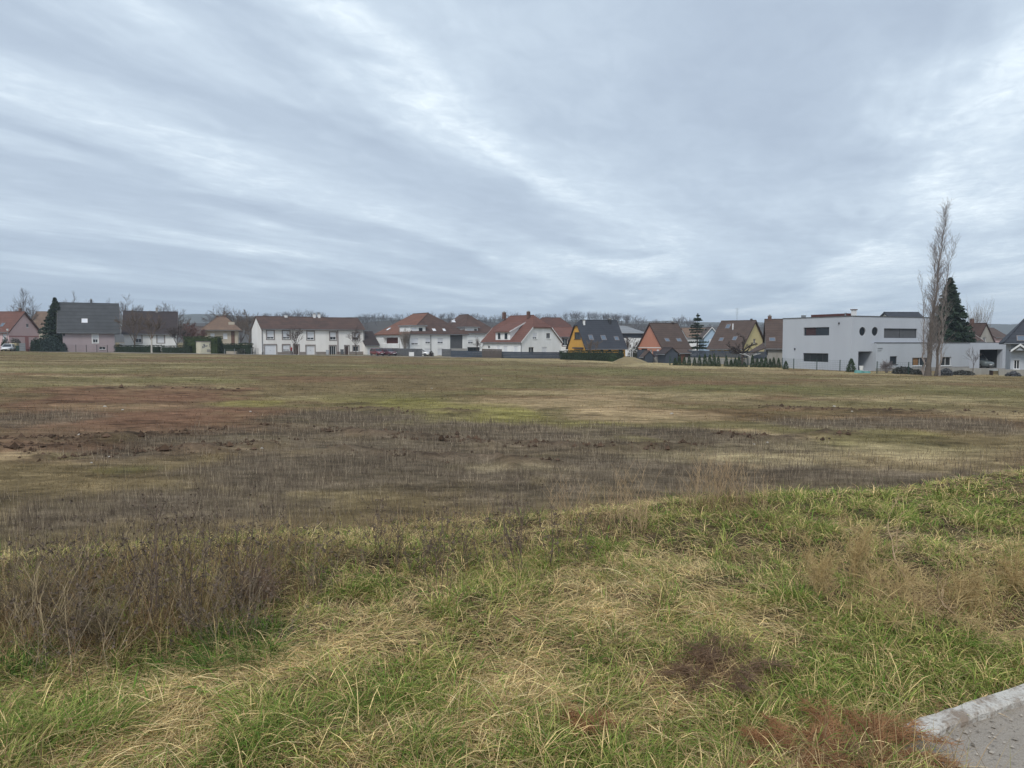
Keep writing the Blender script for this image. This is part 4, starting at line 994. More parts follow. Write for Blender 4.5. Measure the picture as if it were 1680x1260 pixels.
# long white terrace
h = House('terraced_house', 'long white two-storey terrace with brown tiled roof and grey window surrounds', 429, 155, 32, fpx=598, dep=8.2)
h.gable(h.z(537.3), h.z(519, 159), 'x', M_CREAMW, M_OLDROOF, ov=.4, og=.12)
for x0, y0, x1, y1, k in ((438,542.5,449,556,'half'),(464,543,475,556,'half'),(504,544,515,557,'half'),(541.5,545,551,557.5,'half'),(579,546,589,558,'half')): h.win('F', x0, y0, x1, y1, k, shut=.78 if x0 < 530 else .62, surround=M_GREYF)
h.win('F', 434, 566, 453, 582, 'garage', surround=M_GREYF); h.win('F', 464, 566, 475, 575.5, 'half', shut=.8, surround=M_GREYF); h.win('F', 482, 566, 490, 582, 'door', surround=M_GREYF)
h.win('F', 502.5, 567, 516, 582.3, 'garage', surround=M_GREYF); h.win('F', 541, 567.5, 551, 582.5, 'glass', sill=False, mull=2, surround=M_GREYF); h.win('F', 566, 567.5, 572, 582.5, 'door', surround=M_GREYF); h.win('F', 579.5, 568, 588, 576.5, 'glass', surround=M_GREYF)
u1 = h.uz('F', 432, 580)[0]; gaps = [(0, u1)] + [tuple(h.uz('F', x, 580)[0] for x in g) for g in ((455.5, 480.5), (492, 501), (518.5, 539.5), (553, 564.5), (574, 597.5))]
for a, b in gaps: h.part('plinth', M_PLINTH, ((a, -.05, -.6), (b, -.003, .48)))
u = h.uz('F', 554.3, 570)[0]; h.part('downpipe', M_REDDK, ((u-.06, -.12, 0), (u+.06, -.01, h.he-.45)))
u = h.uz('F', 597, 570)[0]; h.part('downpipe', M_DKGREY, ((u-.05, -.12, 0), (u+.05, -.01, h.he-.45))); u = h.uz('F', 430.3, 570)[0]; h.part('downpipe', M_DKGREY, ((u-.05, -.12, 0), (u+.05, -.01, h.he-.45)))
for px in (515, 523): u = h.uz('F', px, 540)[0]+1.4; h.chimney(px, 515.5, 521.5, u, h.dep*.5, m=M_WHITE, w=.5)
u = h.uz('F', 467, 540)[0]+1.4; h.chimney(467, 517.5, 520, u, h.dep*.5, m=M_WHITE, w=.6, cap=False); h.done()
h = House('garage', 'white lean-to garage with steep brown roof at end of terrace', 599, 165.5, 32, fpx=622, dep=8, cat='garage')
h.gable(h.z(565), h.z(544, 169.5), 'x', M_CREAMW, M_DKBROOF, ov=.25, og=.1); h.win('F', 603, 569, 617, 583, 'garage'); h.done()
# big white hipped apartment house
h = House('apartment_house', 'large white apartment house with hipped orange-brown roof and flat dormer', 672, 160, 35, fpx=766, spx=617)
he = h.z(547.5); hr = h.z(514, 170); W_, D_ = h.W, h.dep
h.solid([(0, -1), (D_, -1), (D_, he-.15), (0, he-.15)], 'x', M_WHITE)
hip_roof(h, he, hr, (W_*.5, 4.6), (W_*.5, D_-4.6), M_OLDROOF, ov=.4, ml=M_LITROOF)  # left slope: sunlit look and cleaner tiles both put into its orange colour
h.win('L', 629, 553.5, 653, 563.5, 'glass', fr=M_REDDK, mull=1, depth=.9, m=M_REDDK, sill=False)
u0, u1 = sorted((h.uz('L', 628, 570)[0], h.uz('L', 654, 570)[0])); h.part('balcony', M_WHITE, ((-.35, u0, h.uz('L', 640, 571)[1]), (-.003, u1, h.uz('L', 640, 564)[1])))
h.win('L', 628, 572.5, 652, 583, 'garage', m=M_DKGREY, fr=M_DKGREY)
h.win('F', 675, 555, 686, 565.5, 'half', shut=.78); h.win('F', 698, 555, 706, 563.5, 'half', shut=.72); h.win('F', 718, 555, 727, 563.5, 'half', shut=.72); h.win('F', 697, 572, 706, 580, 'half', shut=.8); h.win('F', 718, 572, 728, 582, 'shutter')
h.win('F', 738.5, 549.5, 759, 583, 'garage', m=M_DKGREY, fr=M_DKGREY, depth=.2)
u0 = h.uz('F', 674, 540)[0]; u1 = h.uz('F', 699, 540)[0]; z0 = he-.3; z1 = h.uz('F', 685, 533.5)[1]
d = h.part('dormer', M_WHITE, ((u0, .25, z0), (u1, 5.2, z1-.2)))
mb = MB(); mb.box((u0-.3, -.15, z1-.2), (u1+.3, 5.3, z1)); mb.build('dormer_roof', M_PALEROOF, d)
for a, b in ((677, 684), (688, 694)):
    ua, ub = h.uz('F', a, 542)[0], h.uz('F', b, 542)[0]; mb = MB(); mb.box((ua, .22, he+.15), (ub, .247, z1-.55)); mb.build('dormer_window', M_SHUT if a == 677 else M_GLASS, d)
h.part('dormer_balcony', M_WHITE, ((u0-.2, -.06, he-.75), (u1+.4, -.003, he+.25)))
pn = ((0, -.4, he), (0, -(hr-he)/(4.6+.4), 1))
for q in ((709, 539, 715, 543.5), (726, 539, 731, 543.5), (741, 525.5, 747, 529)): h.skylight(*q, *pn, m=M_SHUT)
u = h.uz('F', 706.5, 560)[0]; h.part('downpipe', M_DKGREY, ((u-.05, -.12, 0), (u+.05, -.01, he-.3))); h.part('downpipe', M_DKGREY, ((-.13, .1, 0), (-.01, .22, he-.3)))
hl = h.hit(642, 540, (-.4, 0, he), (-(hr-he)/(W_*.5+.4), 0, 1))
h.skylight(633, 538, 642, 542, (-.4, 0, he), (-(hr-he)/(W_*.5+.4), 0, 1), m=M_SHUT)
h.done()
h = House('apartment_house', 'white apartment house with dark red hipped roof, right of grey panel', 762, 172, 32, fpx=801, dep=15, cat='house')
he = h.z(546); hr = h.z(516.5, 181); W_, D_ = max(h.W, 9), 15; h.W = W_
h.solid([(0, -1), (D_, -1), (D_, he-.15), (0, he-.15)], 'x', M_WHITE); hip_roof(h, he, hr, (W_*.42, 5), (W_*.5, D_-4), M_OLDROOF, ov=.4)
h.win('F', 768, 558, 776, 563.5, 'half', shut=.6); h.win('F', 767, 569.5, 787, 577, 'glass', sill=False, fr=M_DKFRAME)
u0 = h.uz('F', 764, 540)[0]; u1 = h.uz('F', 785, 540)[0]; z1 = h.uz('F', 775, 536)[1]
d = h.part('dormer', M_WHITE, ((u0, .25, he-.3), (u1, 5, z1-.2))); mb = MB(); mb.box((u0-.3, -.15, z1-.2), (u1+.3, 5.1, z1)); mb.build('dormer_roof', M_PALEROOF, d)
for a, b, mm in ((767, 777, M_SHUT), (779, 783, M_DKGREY)):
    ua, ub = h.uz('F', a, 542)[0], h.uz('F', b, 542)[0]; mb = MB(); mb.box((ua, .22, he+.1), (ub, .247, z1-.5)); mb.build('dormer_window', mm, d)
h.skylight(739, 524, 748, 529, (-.4, 0, he), (-(hr-he)/(W_*.42+.4), 0, 1), m=M_SHUT); h.done()
# white house with half-hipped red roof
h = House('house', 'white house with half-hipped bright red tiled roof and side dormer', 855, 150, 45, fpx=920, spx=792)
h.gable(h.z(558.5), h.z(517, 155.5), 'y', M_WHITE, M_REDROOF, ov=.35, og=.3, hip=2.45, barge=M_BARGE)
h.win('F', 874, 546, 881, 556, 'half', shut=.75); h.win('F', 896.5, 546.5, 903, 555.5, 'glass'); h.win('F', 867.5, 569.5, 876, 583, 'glass', sill=False, fr=M_FRAME); h.win('F', 889, 569.5, 897.5, 579, 'shutter')
h.win('L', 843, 568, 849, 579, 'shutter'); h.win('L', 826, 568, 832, 580, 'shutter'); h.win('L', 815, 567, 820, 573, 'shutter'); h.win('L', 800, 567, 804, 572, 'glass')
a, b = sorted((h.uz('L', 812.5, 550)[0], h.uz('L', 836, 550)[0])); z1 = h.uz('L', 824, 543)[1]
k = (h.hr-h.he)/h.rm; xr = 4.4; ztop = z1+xr*.42
mb = MB(); mb.prism([(.12, a, h.he-.5), (.12, a, z1-.1), (xr, a, ztop-.1), (xr, a, h.he-.5)], (0, b-a, 0)); d = mb.build('dormer', M_WHITE, h.root)
mb = MB(); mb.prism([(-.35, a-.3, z1-.1), (-.35, b+.3, z1-.1), (xr+.2, b+.3, ztop+.10), (xr+.2, a-.3, ztop+.10)], (0, 0, -.16)); mb.build('dormer_roof', M_REDROOF, d)
mb = MB(); mb.prism([(-.36, a-.33, z1-.06), (xr+.2, a-.33, ztop+.14), (xr+.2, a-.33, ztop-.12), (-.36, a-.33, z1-.32)], (0, -.04, 0)); mb.build('dormer_edge', M_BARGE, d)
for p0, p1 in ((816.5, 820.5), (827.5, 832)):
    ua, ub = sorted((h.uz('L', p0, 550)[0], h.uz('L', p1, 550)[0])); mb = MB(); mb.box((.075, ua-.08, h.he+.2), (.117, ub+.08, z1-.35)); w = mb.build('dormer_window', M_FRAME, d)
    mb = MB(); mb.box((.06, ua, h.he+.28), (.085, ub, z1-.43)); mb.build('dormer_pane', M_GLASS, d)
h.chimney(837, 513, 519, h.rm-1.2, h.dep*.86, w=.6); h.chimney(866, 512, 518.5, h.rm-.7, h.dep*.27, w=.55)
h.part('downpipe', M_METAL, ((-.12, -.12, 0), (-.02, -.02, h.he-.4))); h.done()
# dark red roofs behind it
h = House('house', 'dark red roofed house tucked behind white half-hipped house', 888, 192, 12, fpx=940, dep=12)
h.gable(h.z(546), h.z(521, 198), 'x', M_WHITE, M_REDROOF2, ov=.5, hip=2.0); h.win('F', 923, 556, 931, 566, 'glass', surround=M_GREYF); h.done()
h = House('house', 'low pale walled wing with faded red roof beside yellow house', 914, 178, 8, fpx=944, dep=7)
h.gable(h.z(551), h.z(537, 181.5), 'x', M_CREAMW, M_REDROOF, ov=.3); h.win('F', 923, 555, 931, 567, 'glass', surround=M_REDDK); h.done()
# yellow house
h = House('house', 'bright yellow house with steep slate-blue roof and three skylights', 961, 140, 20, fpx=1026, spx=932)
h.gable(h.z(567), h.z(525, 144), 'x', M_YELLOW, M_SLATE, ov=.45, og=.25, hip=.95, hip_ends='lo', barge=M_DKBARGE)
h.win('L', 942, 545, 953, 556.5, 'glass', fr=M_DKFRAME); h.part('balcony_rail', M_DKFRAME, ((-.5, h.dep*.12, 2.05), (-.003, h.dep*.62, 2.3)))
for q in ((966, 549.5, 973, 558), (986, 550, 994, 558), (1008, 552, 1015, 558.5)): h.skylight(*q, *h.fslope())
h.win('F', 985, 572, 990, 577, 'glass', fr=M_REDDK); h.win('F', 998, 572, 1003, 577, 'glass', fr=M_REDDK); h.win('F', 1015, 572, 1022, 582, 'glass', fr=M_REDDK, sill=False)
h.chimney(963, 526, 531, 1.2, h.dep*.42, m=M_WHITE, w=.35); h.chimney(1008, 524, 528, h.W*.82, h.dep*.45, m=M_DKFRAME, w=.5); h.done()
# grey hip behind
h = House('house', 'white house with dark upper band and pale grey hipped roof', 1015, 188, 14, fpx=1056, dep=9)
he = h.z(546); h.solid([(0, -1), (h.dep, -1), (h.dep, he-.15), (0, he-.15)], 'x', M_WHITE)
zb_ = h.z(554.5); h.part('upper_band', M_FENCE, ((-.02, -.03, zb_), (h.W+.02, -.003, he-.16)), ((-.03, 0, zb_), (-.003, h.dep, he-.16)))
hip_roof(h, he, h.z(534.5, 192), (h.W*.3, h.dep*.5), (h.W*.55, h.dep*.5), M_PALEROOF, ov=.6); h.win('F', 1031, 547.5, 1036, 553.5, 'shutter', off=.03); h.done()
# salmon house
h = House('house', 'salmon orange house with blank gable and steep brown roof', 1087, 140, 25, fpx=1131, spx=1047)
h.gable(h.z(568.5), h.z(530, 143.5), 'x', M_SALMON, M_BRROOF, ov=.45, og=.25, barge=M_DKBARGE)
for q in ((1091, 555, 1098, 560.5), (1110, 555, 1117.5, 560.5)): h.skylight(*q, *h.fslope())
h.win('L', 1066, 573, 1070, 579, 'glass'); h.win('L', 1052, 572, 1062, 578, 'glass', fr=M_DKFRAME); h.win('L', 1077, 573, 1081, 579, 'shutter'); h.part('wall_band', M_FRAME, ((-.03, 0, 2.35), (-.003, h.dep, 2.5)))
h.chimney(1108, 529, 533, h.W*.85, h.dep*.5, w=.4, m=M_DKBROOF); h.done()
# pale blue gable
h = House('house', 'small pale blue house with white edged gable behind cedar', 1155, 185, -6, fpx=1180, dep=9)
h.gable(h.z(551), h.z(536.5), 'y', M_BLUE, M_BRROOF, ov=.5, og=.4, barge=M_BARGE); h.win('F', 1164, 556, 1170, 563, 'shutter'); h.done()
h = House('house', 'brown roof peeping out between cedar and pale blue gable', 1128, 205, 5, fpx=1164, dep=9)
h.gable(h.z(552), h.z(538, 209), 'x', M_WHITE, M_TANROOF); h.done()
# cream house
h = House('house', 'pale yellow gabled house with big brown roof and aerial', 1217, 138, -42, fpx=1164, spx=1257, side='R')
h.gable(h.z(568.5), h.z(525.5, 142), 'x', M_PALEY, M_BRROOF, ov=.45, og=.3, barge=M_DKBARGE)
for q in ((1191, 532, 1198, 539), (1180, 554, 1187, 559.5), (1202, 552, 1209, 558.5)): h.skylight(*q, *h.fslope())
h.win('F', 1172, 572, 1177, 579, 'half'); h.win('F', 1183, 573, 1188, 579, 'half'); h.win('F', 1196, 572, 1202, 579, 'half'); h.win('R', 1236, 556, 1240, 563, 'glass')
h.part('flue', M_FRAME, ((h.W*.45, h.dep*.32, h.hr-2.2), (h.W*.45+.18, h.dep*.32+.18, h.hr-.6)))
antenna(h, h.W*.45, h.dep*.5, h.hr-.2, h.z(504, 142), 5); h.chimney(1232, 523, 527, h.W*.9, h.dep*.5, m=M_BRROOF, w=.35, cap=False); h.done()
# brown roofed neighbour with a plaster wall
h = House('house', 'brown roofed house with bare grey plaster wall beside modern house', 1260, 118, -15, W=9, dep=9.6)
h.gable(h.z(568), h.z(523.5, 121.5), 'x', M_STONE, M_BRROOF, ov=.35, og=.3)
h.skylight(1262, 554, 1272, 560, *h.fslope()); h.chimney(1277, 519, 527, .5, h.dep*.5, w=.55)
slab([(-.32, -.33, h.he-.2), (-3.2, -.33, h.he-1.25), (-3.2, 5, h.he-1.25), (-.32, 5, h.he+.6)], .18).build('lean_to_roof', M_BRROOF, h.root)
h.part('lean_to_wall', M_STONE, ((-3.0, 0, -.8), (-.003, 4.5, h.he-1.4))); h.done()
# modern grey house
h = House('modern_house', 'modern grey two-storey flat-roofed house with two round windows', 1397, 94, 25, fpx=1524, spx=1284)
H_ = h.z(519); W_, D_ = h.W, h.dep; print('modern height', H_)
h.solid([(0, -1.2), (D_, -1.2), (D_, H_), (0, H_)], 'x', M_GREYR)
h.win('L', 1318.5, 537, 1360.5, 550.5, 'glass', fr=M_DKFRAME, mull=1, depth=.22, sill=False); h.win('L', 1317.5, 579.5, 1359, 593.5, 'glass', fr=M_DKFRAME, mull=3, depth=.22, sill=False)
u0, u1 = sorted((h.uz('L', 1321, 540)[0], h.uz('L', 1337, 540)[0])); z0, z1 = h.uz('L', 1330, 549.8)[1], h.uz('L', 1330, 537.8)[1]
h.part('curtain', M_REDCURT, ((.185, u0, z0), (.199, u1, z1)))
h.win('F', 1450.5, 539, 1505, 554.5, 'glass', fr=M_DKFRAME, mull=1, depth=.22, sill=False, m=M_DKGREY)
for px in (1415, 1435.5):                                     # the round windows
    uc, zc = h.uz('F', px, 543.8); r = .50*abs(h.uz('F', px, 536.6)[1]-h.uz('F', px, 551.2)[1])
    mb = MB(); mb.tube((uc, .22, zc), (uc, -.3, zc), r, n=28); h.cut.append(mb)
    ring = MB(); n = 28
    vs = []; fs = []
    for i in range(n):
        a = 2*math.pi*i/n
        for rr, yy in ((r, .21), (r, .12), (r-.09, .12), (r-.09, .21)): vs.append((uc+math.cos(a)*rr, yy, zc+math.sin(a)*rr))
    for i in range(n):
        for q in range(4): fs.append((4*i+q, 4*((i+1) % n)+q, 4*((i+1) % n)+(q+1) % 4, 4*i+(q+1) % 4))
    ring.add(vs, fs); w = ring.build('round_window', M_DKFRAME, h.root)
    mb = MB(); mb.tube((uc, .20, zc), (uc, .16, zc), r-.05, n=28); mb.build('pane', M_GLASS, w)
    mb = MB(); mb.box((uc-.03, .13, zc-r+.08), (uc+.03, .17, zc+r-.08)); mb.build('glazing_bar', M_DKFRAME, w)
u0, u1 = h.uz('F', 1408, 590)[0], h.uz('F', 1437, 590)[0]; z1 = h.uz('F', 1422, 576.5)[1]
mb = MB(); mb.box((u0, -.3, .02), (u1, 2.6, z1)); h.cut.append(mb)                  # recessed porch
h.part('porch_shade_panels', M_FENCE, ((u0+.003, .25, .03), (u0+.05, 2.48, z1-.003)), ((u0+.06, .25, z1-.06), (u1-.06, 2.48, z1-.003)), ((u1-.05, .25, .03), (u1-.003, 2.48, z1-.003)), ((u0+.06, 2.49, .03), (u0+(u1-u0)*.44, 2.57, z1-.07)))  # dark panels added to deepen the shade inside the recess
f = h.part('porch_door', M_DKFRAME, ((u0+(u1-u0)*.45, 2.50, .03), (u1-.3, 2.58, z1-.3)))
mb = MB(); mb.box((u0+(u1-u0)*.5, 2.46, .2), (u1-.45, 2.495, z1-.5)); mb.build('pane', M_GLASS, f)
h.part('roof_coping', M_DKGREY, ((-.06, -.06, H_), (W_+.06, .3, H_+.10)), ((-.06, .3, H_), (.3, D_+.06, H_+.10)), ((.3, D_-.3, H_), (W_+.06, D_+.06, H_+.10)), ((W_-.3, .3, H_), (W_+.06, D_-.3, H_+.10)))
h.part('roof_deck', M_CONC, ((.3, .3, H_-.2), (W_-.3, D_-.3, H_+.02)))
h.part('roof_upstand', M_REDDK, ((.6, 1.2, H_+.02), (1.2, D_*.62, H_+.42)))
c = h.part('chimney', M_FRAME, ((.9, .5, H_), (1.35, .95, h.z(508)))); mb = MB(); mb.box((.82, .42, h.z(508)), (1.43, 1.03, h.z(508)+.1)); mb.build('chimney_cap', M_CHIM, c)
h.part('flue', M_METAL, ((.5, 1.4, H_), (.68, 1.58, h.z(512.5)))); h.part('vent', M_METAL, ((.5, D_*.72, H_+.1), (.9, D_*.76, H_+.42)))
for px, py in ((1377, 530.3), (1304.5, 572.5)):
    u, z = h.uz('L', px, py); h.part('wall_lamp', M_DKFRAME, ((-.14, u-.06, z-.12), (-.002, u+.06, z+.12)))
h.done()
h = House('annex', 'low grey flat-roofed annex with open carport behind the poplar', 1438, 95, 25, fpx=1657, dep=9, cat='annex')
H_ = h.z(562.8); W_, D_ = h.W, h.dep
h.solid([(0, -1.2), (D_, -1.2), (D_, H_), (0, H_)], 'x', M_GREYR2)
h.win('F', 1460, 584.5, 1472, 597.5, 'glass', mull=0, depth=.2, fr=M_DKFRAME); h.win('F', 1497, 586.5, 1523, 600, 'glass', mull=1, depth=.2); h.win('F', 1544, 585.5, 1561, 600, 'glass', mull=1, depth=.2)
u0, u1 = h.uz('F', 1500, 590)[0], h.uz('F', 1508, 590)[0]; h.part('curtain', M_ORCURT, ((u0, .168, h.uz('F', 1504, 599)[1]), (u1, .182, h.uz('F', 1504, 588)[1])))
u0, u1 = h.uz('F', 1607, 590)[0], h.uz('F', 1641.5, 590)[0]; z1 = h.uz('F', 1622, 573.5)[1]; CARP = (u0, u1, z1)
mb = MB(); mb.box((u0, -.6, .0), (u1, 7.2, z1)); h.cut.append(mb)
ua = h.uz('F', 1590, 590)[0]
h.part('roof_coping', M_DKGREY, ((-.03, -.06, H_), (W_+.06, .3, H_+.09)), ((W_-.3, .3, H_), (W_+.06, D_, H_+.09)))
h.part('wall_pier', M_GREYR, ((ua, -.22, -1), (u0-.35, -.003, H_-.002)), ((u1+.05, -.22, -1), (W_, -.003, H_-.002)), ((u0-.35, -.22, z1+.02), (u1+.05, -.003, H_-.002)))
h.part('plinth', M_CONC, ((.0, -.04, -.6), (ua-.02, -.003, .35))); h.part('floor_slab', M_CONC, ((u0+.01, -1.2, -.6), (u1-.01, 7.1, .03)))
h.part('number_plate', M_METAL, ((.25, -.03, H_-.75), (1.1, -.004, H_-.62)), ((.25, -.03, H_-1.0), (.9, -.004, H_-.92)))
ML = mat('carport_shade_dark', (.05, .055, .058), (.035, .04, .042), 1, .8)
h.part('carport_shade_panels', ML, ((u0+.003, 7.0, .04), (u1-.003, 7.15, z1-.003)), ((u0+.003, .5, .04), (u0+.05, 6.99, z1-.003)), ((u1-.05, .5, .04), (u1-.003, 6.99, z1-.003)), ((u0+.06, .5, z1-.06), (u1-.06, 6.99, z1-.003)))  # added dark panels over the grey walls, so the open bay reads as shaded
ANX = h; h.done()
h = House('house', 'dark slate roof rising behind the modern grey house', 1479, 128, 8, fpx=1532, dep=9)
h.gable(h.z(536), h.z(512, 132), 'x', M_WHITE, M_SLATE); h.done()
# houses right of the spruce
h = House('house', 'old house with brown roof and pale weathered gable behind annex', 1585, 128, 35, fpx=1612, dep=9)
h.gable(h.z(558), h.z(529, 132), 'x', M_WHITE, M_OLDROOF, ov=.3, og=.3, barge=M_BARGE); h.done()
h = House('house', 'pale gabled house end with dark edges right of brown roof', 1601, 133, 10, fpx=1632, dep=10)
h.gable(h.z(562), h.z(530), 'y', M_STONE, M_OLDROOF, ov=.3, og=.2, barge=M_DKBARGE); h.win('F', 1613, 553, 1618, 561, 'glass'); h.chimney(1613, 523.5, 530, h.W*.45, 3, w=.5); h.done()
h = House('house', 'small far pink house with brown roof near right edge', 1633, 165, 5, fpx=1652, dep=9)
h.gable(h.z(552), h.z(538, 169), 'x', M_PINK, M_BRROOF); h.done()
h = House('house', 'grey house with steep slate roof and white edged porch at right edge', 1659, 89, -30, W=14, dep=9.5)
he, hr = h.z(562), h.z(505, 93)
h.solid([(0, -1), (h.dep, -1), (h.dep, he-.15), (0, he-.15)], 'x', M_GREYR2)
hip_roof(h, he, hr, (2.6, h.dep*.5), (11.2, h.dep*.5), M_SLATE, ov=.75)
h.k1 = (hr-he)/(h.dep*.5+.75)
h.skylight(1668, 551, 1683, 559.5, (0, -.75, he), (0, -h.k1, 1))
h.win('F', 1663.5, 590.5, 1673, 605.5, 'glass', mull=1, depth=.15)
u0, u1 = h.uz('F', 1657, 575)[0], h.uz('F', 1688, 575)[0]; zc = h.uz('F', 1672, 564)[1]; ze = h.uz('F', 1672, 574.5)[1]; um = (u0+u1)/2
for a in (u0, u1): slab([(a, -1.2, ze), (a, 1.0, ze), (um, 1.0, zc), (um, -1.2, zc)], .14).build('porch_roof', M_SLATE, h.root)
for a in (u0, u1): mb = MB(); mb.prism([(a, -1.203, ze-.22), (a, -1.203, ze+.03), (um, -1.203, zc+.03), (um, -1.203, zc-.22)], (0, -.05, 0)); mb.build('porch_bargeboard', M_BARGE, h.root)
mb = MB(); mb.prism([(u0+.5, -1.0, ze-.02), (u1-.5, -1.0, ze-.02), (um, -1.0, zc-.3)], (0, .1, 0)); mb.build('porch_gable', M_GREYR2, h.root)
h.done()
# ---------------------------------------------------------------- fences, hedges, walls
def fence(name, label, pts, hgt, m, pw=2.0, kind='panel', mp=None, cat='fence', group=None, z0=0.0):
    """posts and panels along a line of (px, D) points"""
    P = [gpt(px, D) for px, D in pts]; root = empty(name, P[0]); tag(root, label, cat, group); mp = mp or m
    for a, b in zip(P[:-1], P[1:]):
        ln = (b-a).length; n = max(1, round(ln/pw)); d = (b-a)/n; nr = Vector((-d.y, d.x, 0)).normalized()
        for i in range(n+1 if b == P[-1] else n):
            q = a+d*i-P[0]; mb = MB(); mb.box(q-Vector((.04, .04, .3)), q+Vector((.04, .04, hgt+.05))); mb.build('post', mp, root)
        for i in range(n):
            q0 = a+d*i-P[0]; q1 = q0+d; e = d.normalized()*.05; q0 = q0+e; q1 = q1-e
            if kind == 'panel':
                mb = MB(); k = max(3, int(hgt/.28)); up = Vector((0, 0, 1))
                for j in range(k):
                    zl, zh = z0+.04+(hgt-z0-.04)*j/k, z0+.04+(hgt-z0-.04)*(j+1)/k-.012
                    mb.prism([q0+up*zl+nr*.015, q1+up*zl+nr*.015, q1+up*zh+nr*.015, q0+up*zh+nr*.015], -nr*.03)
                mb.build('panel', m, root)
            else:
                mb = MB(); up = Vector((0, 0, 1))
                for j in range(6): mb.tube(q0+up*(.08+(hgt-.12)*j/5), q1+up*(.08+(hgt-.12)*j/5), .008, n=3, caps=False)
                k = int((q1-q0).length/.22)
                for j in range(k): c = q0.lerp(q1, (j+.5)/k); mb.tube(c+up*.06, c+up*(hgt-.03), .006, n=3, caps=False)
                mb.build('mesh_panel', m, root)
    return root
def gwall(name, label, pts, hgt, th, m, cat='wall'):
    P = [gpt(px, D) for px, D in pts]; root = empty(name, P[0]); tag(root, label, cat)
    for a, b in zip(P[:-1], P[1:]):
        n = max(1, round((b-a).length/2.5)); d = (b-a)/n; nr = Vector((-d.y, d.x, 0)).normalized()*th/2; up = Vector((0, 0, 1))
        for i in range(n):
            q0 = a+d*i-P[0]+d.normalized()*.006; q1 = a+d*(i+1)-P[0]-d.normalized()*.006
            mb = MB(); mb.prism([q0-nr-up*.4, q1-nr-up*.4, q1-nr+up*hgt, q0-nr+up*hgt], nr*2); mb.build('wall_slab', m, root)
    return root
def hedge(name, label, px0, D0, px1, D1, dep_, hgt, m, seed, n=None, size=.11, cat='hedge', group=None):
    a, b = gpt(px0, D0), gpt(px1, D1); c = (a+b)/2; c.z = min(a.z, b.z)-.1; w = (b.xy-a.xy).length; rz = math.atan2(b.y-a.y, b.x-a.x)
    return shrub(name, label, c, w, dep_, hgt+.1, n or int(w*hgt*130), seed, m, size, 'box', rz, cat, group)
hedge('hedge', 'clipped dark hedge along the street before the dark roofed house', 190, 163, 262, 160, 1.2, 1.55, M_HEDGE, 1)
hedge('hedge', 'dark hedge running from birch to green arched hedge', 266, 160, 314, 159, 1.2, 1.5, M_HEDGE, 2)
fence('garden_fence', 'thin wire fence along the mauve house front', [(107, 157), (176, 155)], 1.5, M_DKMET, 2.4, 'wire')
hedge('hedge', 'tall green clipped hedge arching over the cream electricity cabinet', 306, 160.5, 361, 159, 2.2, 3.5, M_HEDGEG, 3, 5200)
hedge('hedge', 'low dark hedge with grey rail left of the white terrace', 363, 160, 413, 158, 1.2, 2.2, M_HEDGE, 4)
fence('rail_fence', 'grey metal rail fence before the dark hedge left of the terrace', [(368, 157), (401, 156)], 1.0, M_METAL, 2.0, 'wire')
gwall('garden_wall', 'low beige garden wall below the grey rail fence', [(371, 157.6), (401, 156.6)], .55, .2, M_BEIGE)
shrub('bush', 'dull bush beside the low beige garden wall', gpt(395, 156), 2.0, 1.6, 1.3, 700, 5, M_DRYHEDGE, .09)
fence('gate_fence', 'short grey gate at left corner of the white terrace', [(412, 153.5), (423, 152.5)], 1.3, M_METAL, 1.5, 'wire')
fence('panel_fence', 'tall dark grey panel fence behind the parked red cars', [(622, 161), (655, 158), (692, 155.8)], 1.55, M_DKGREY, 2.0)
fence('panel_fence', 'grey panel fence left of tall grey garage panel', [(725, 157), (740, 156)], 1.55, M_DKGREY, 2.0)
gwall('garden_wall', 'pale concrete wall before the tall grey panel', [(738, 157), (766, 158)], 1.7, .25, M_CONC)
fence('panel_fence', 'long low anthracite panel fence around the white half-hipped house', [(740, 153.5), (792, 149), (856, 146), (950, 149)], 1.30, M_FENCE, 2.2)
fence('panel_fence', 'brown board fence section at left end of half-hipped house', [(791, 148), (823, 146.6)], 1.75, M_WFENCE, 2.0)
hedge('hedge', 'long dark clipped hedge before the yellow house', 921, 141, 1022, 132, 1.4, 1.75, M_HEDGE, 6)
shrub('bush', 'small green bush before the dark hedge of the yellow house', gpt(1006, 130.5), 1.9, 1.5, 1.25, 700, 7, M_THUJA, .10)
fence('panel_fence', 'dark blue panel fence before the salmon house', [(1046, 133), (1060, 131)], 2.1, M_FENCE, 2.0)
fence('panel_fence', 'dark blue panel fence between the garden sheds', [(1072, 129), (1094, 127)], 1.95, M_FENCE, 2.0, z0=.9)
fence('panel_fence', 'long dark panel fence above concrete wall below pale yellow house', [(1128, 126.2), (1258, 117)], 2.15, M_FENCE, 2.2, z0=1.02)
gwall('garden_wall', 'long low concrete garden wall behind the young thujas', [(1072, 128.4), (1128, 125.4), (1259, 116)], .98, .2, M_CONC)
fence('wire_fence', 'green wire fence behind the row of young thujas', [(1100, 113.5), (1200, 109.5), (1284, 105)], 1.2, M_GRPOST, 2.5, 'wire')
fence('wire_fence', 'green wire fence in front of the modern grey house', [(1284, 103), (1303, 99.5), (1341, 96.5), (1379, 93.8), (1400, 92.2)], 1.35, M_GRPOST, 3.2, 'wire')
fence('wire_fence', 'green wire fence left of the poplar', [(1440, 87.5), (1492, 85.4), (1515, 84.5)], 1.35, M_GRPOST, 3.0, 'wire')
gwall('garden_wall', 'low grey wall before the carport', [(1562, 86), (1605, 87), (1625, 88)], .75, .2, M_STONE)
gwall('garden_wall', 'low weathered wall before the right edge house', [(1640, 85), (1700, 84)], .7, .25, M_STONE)
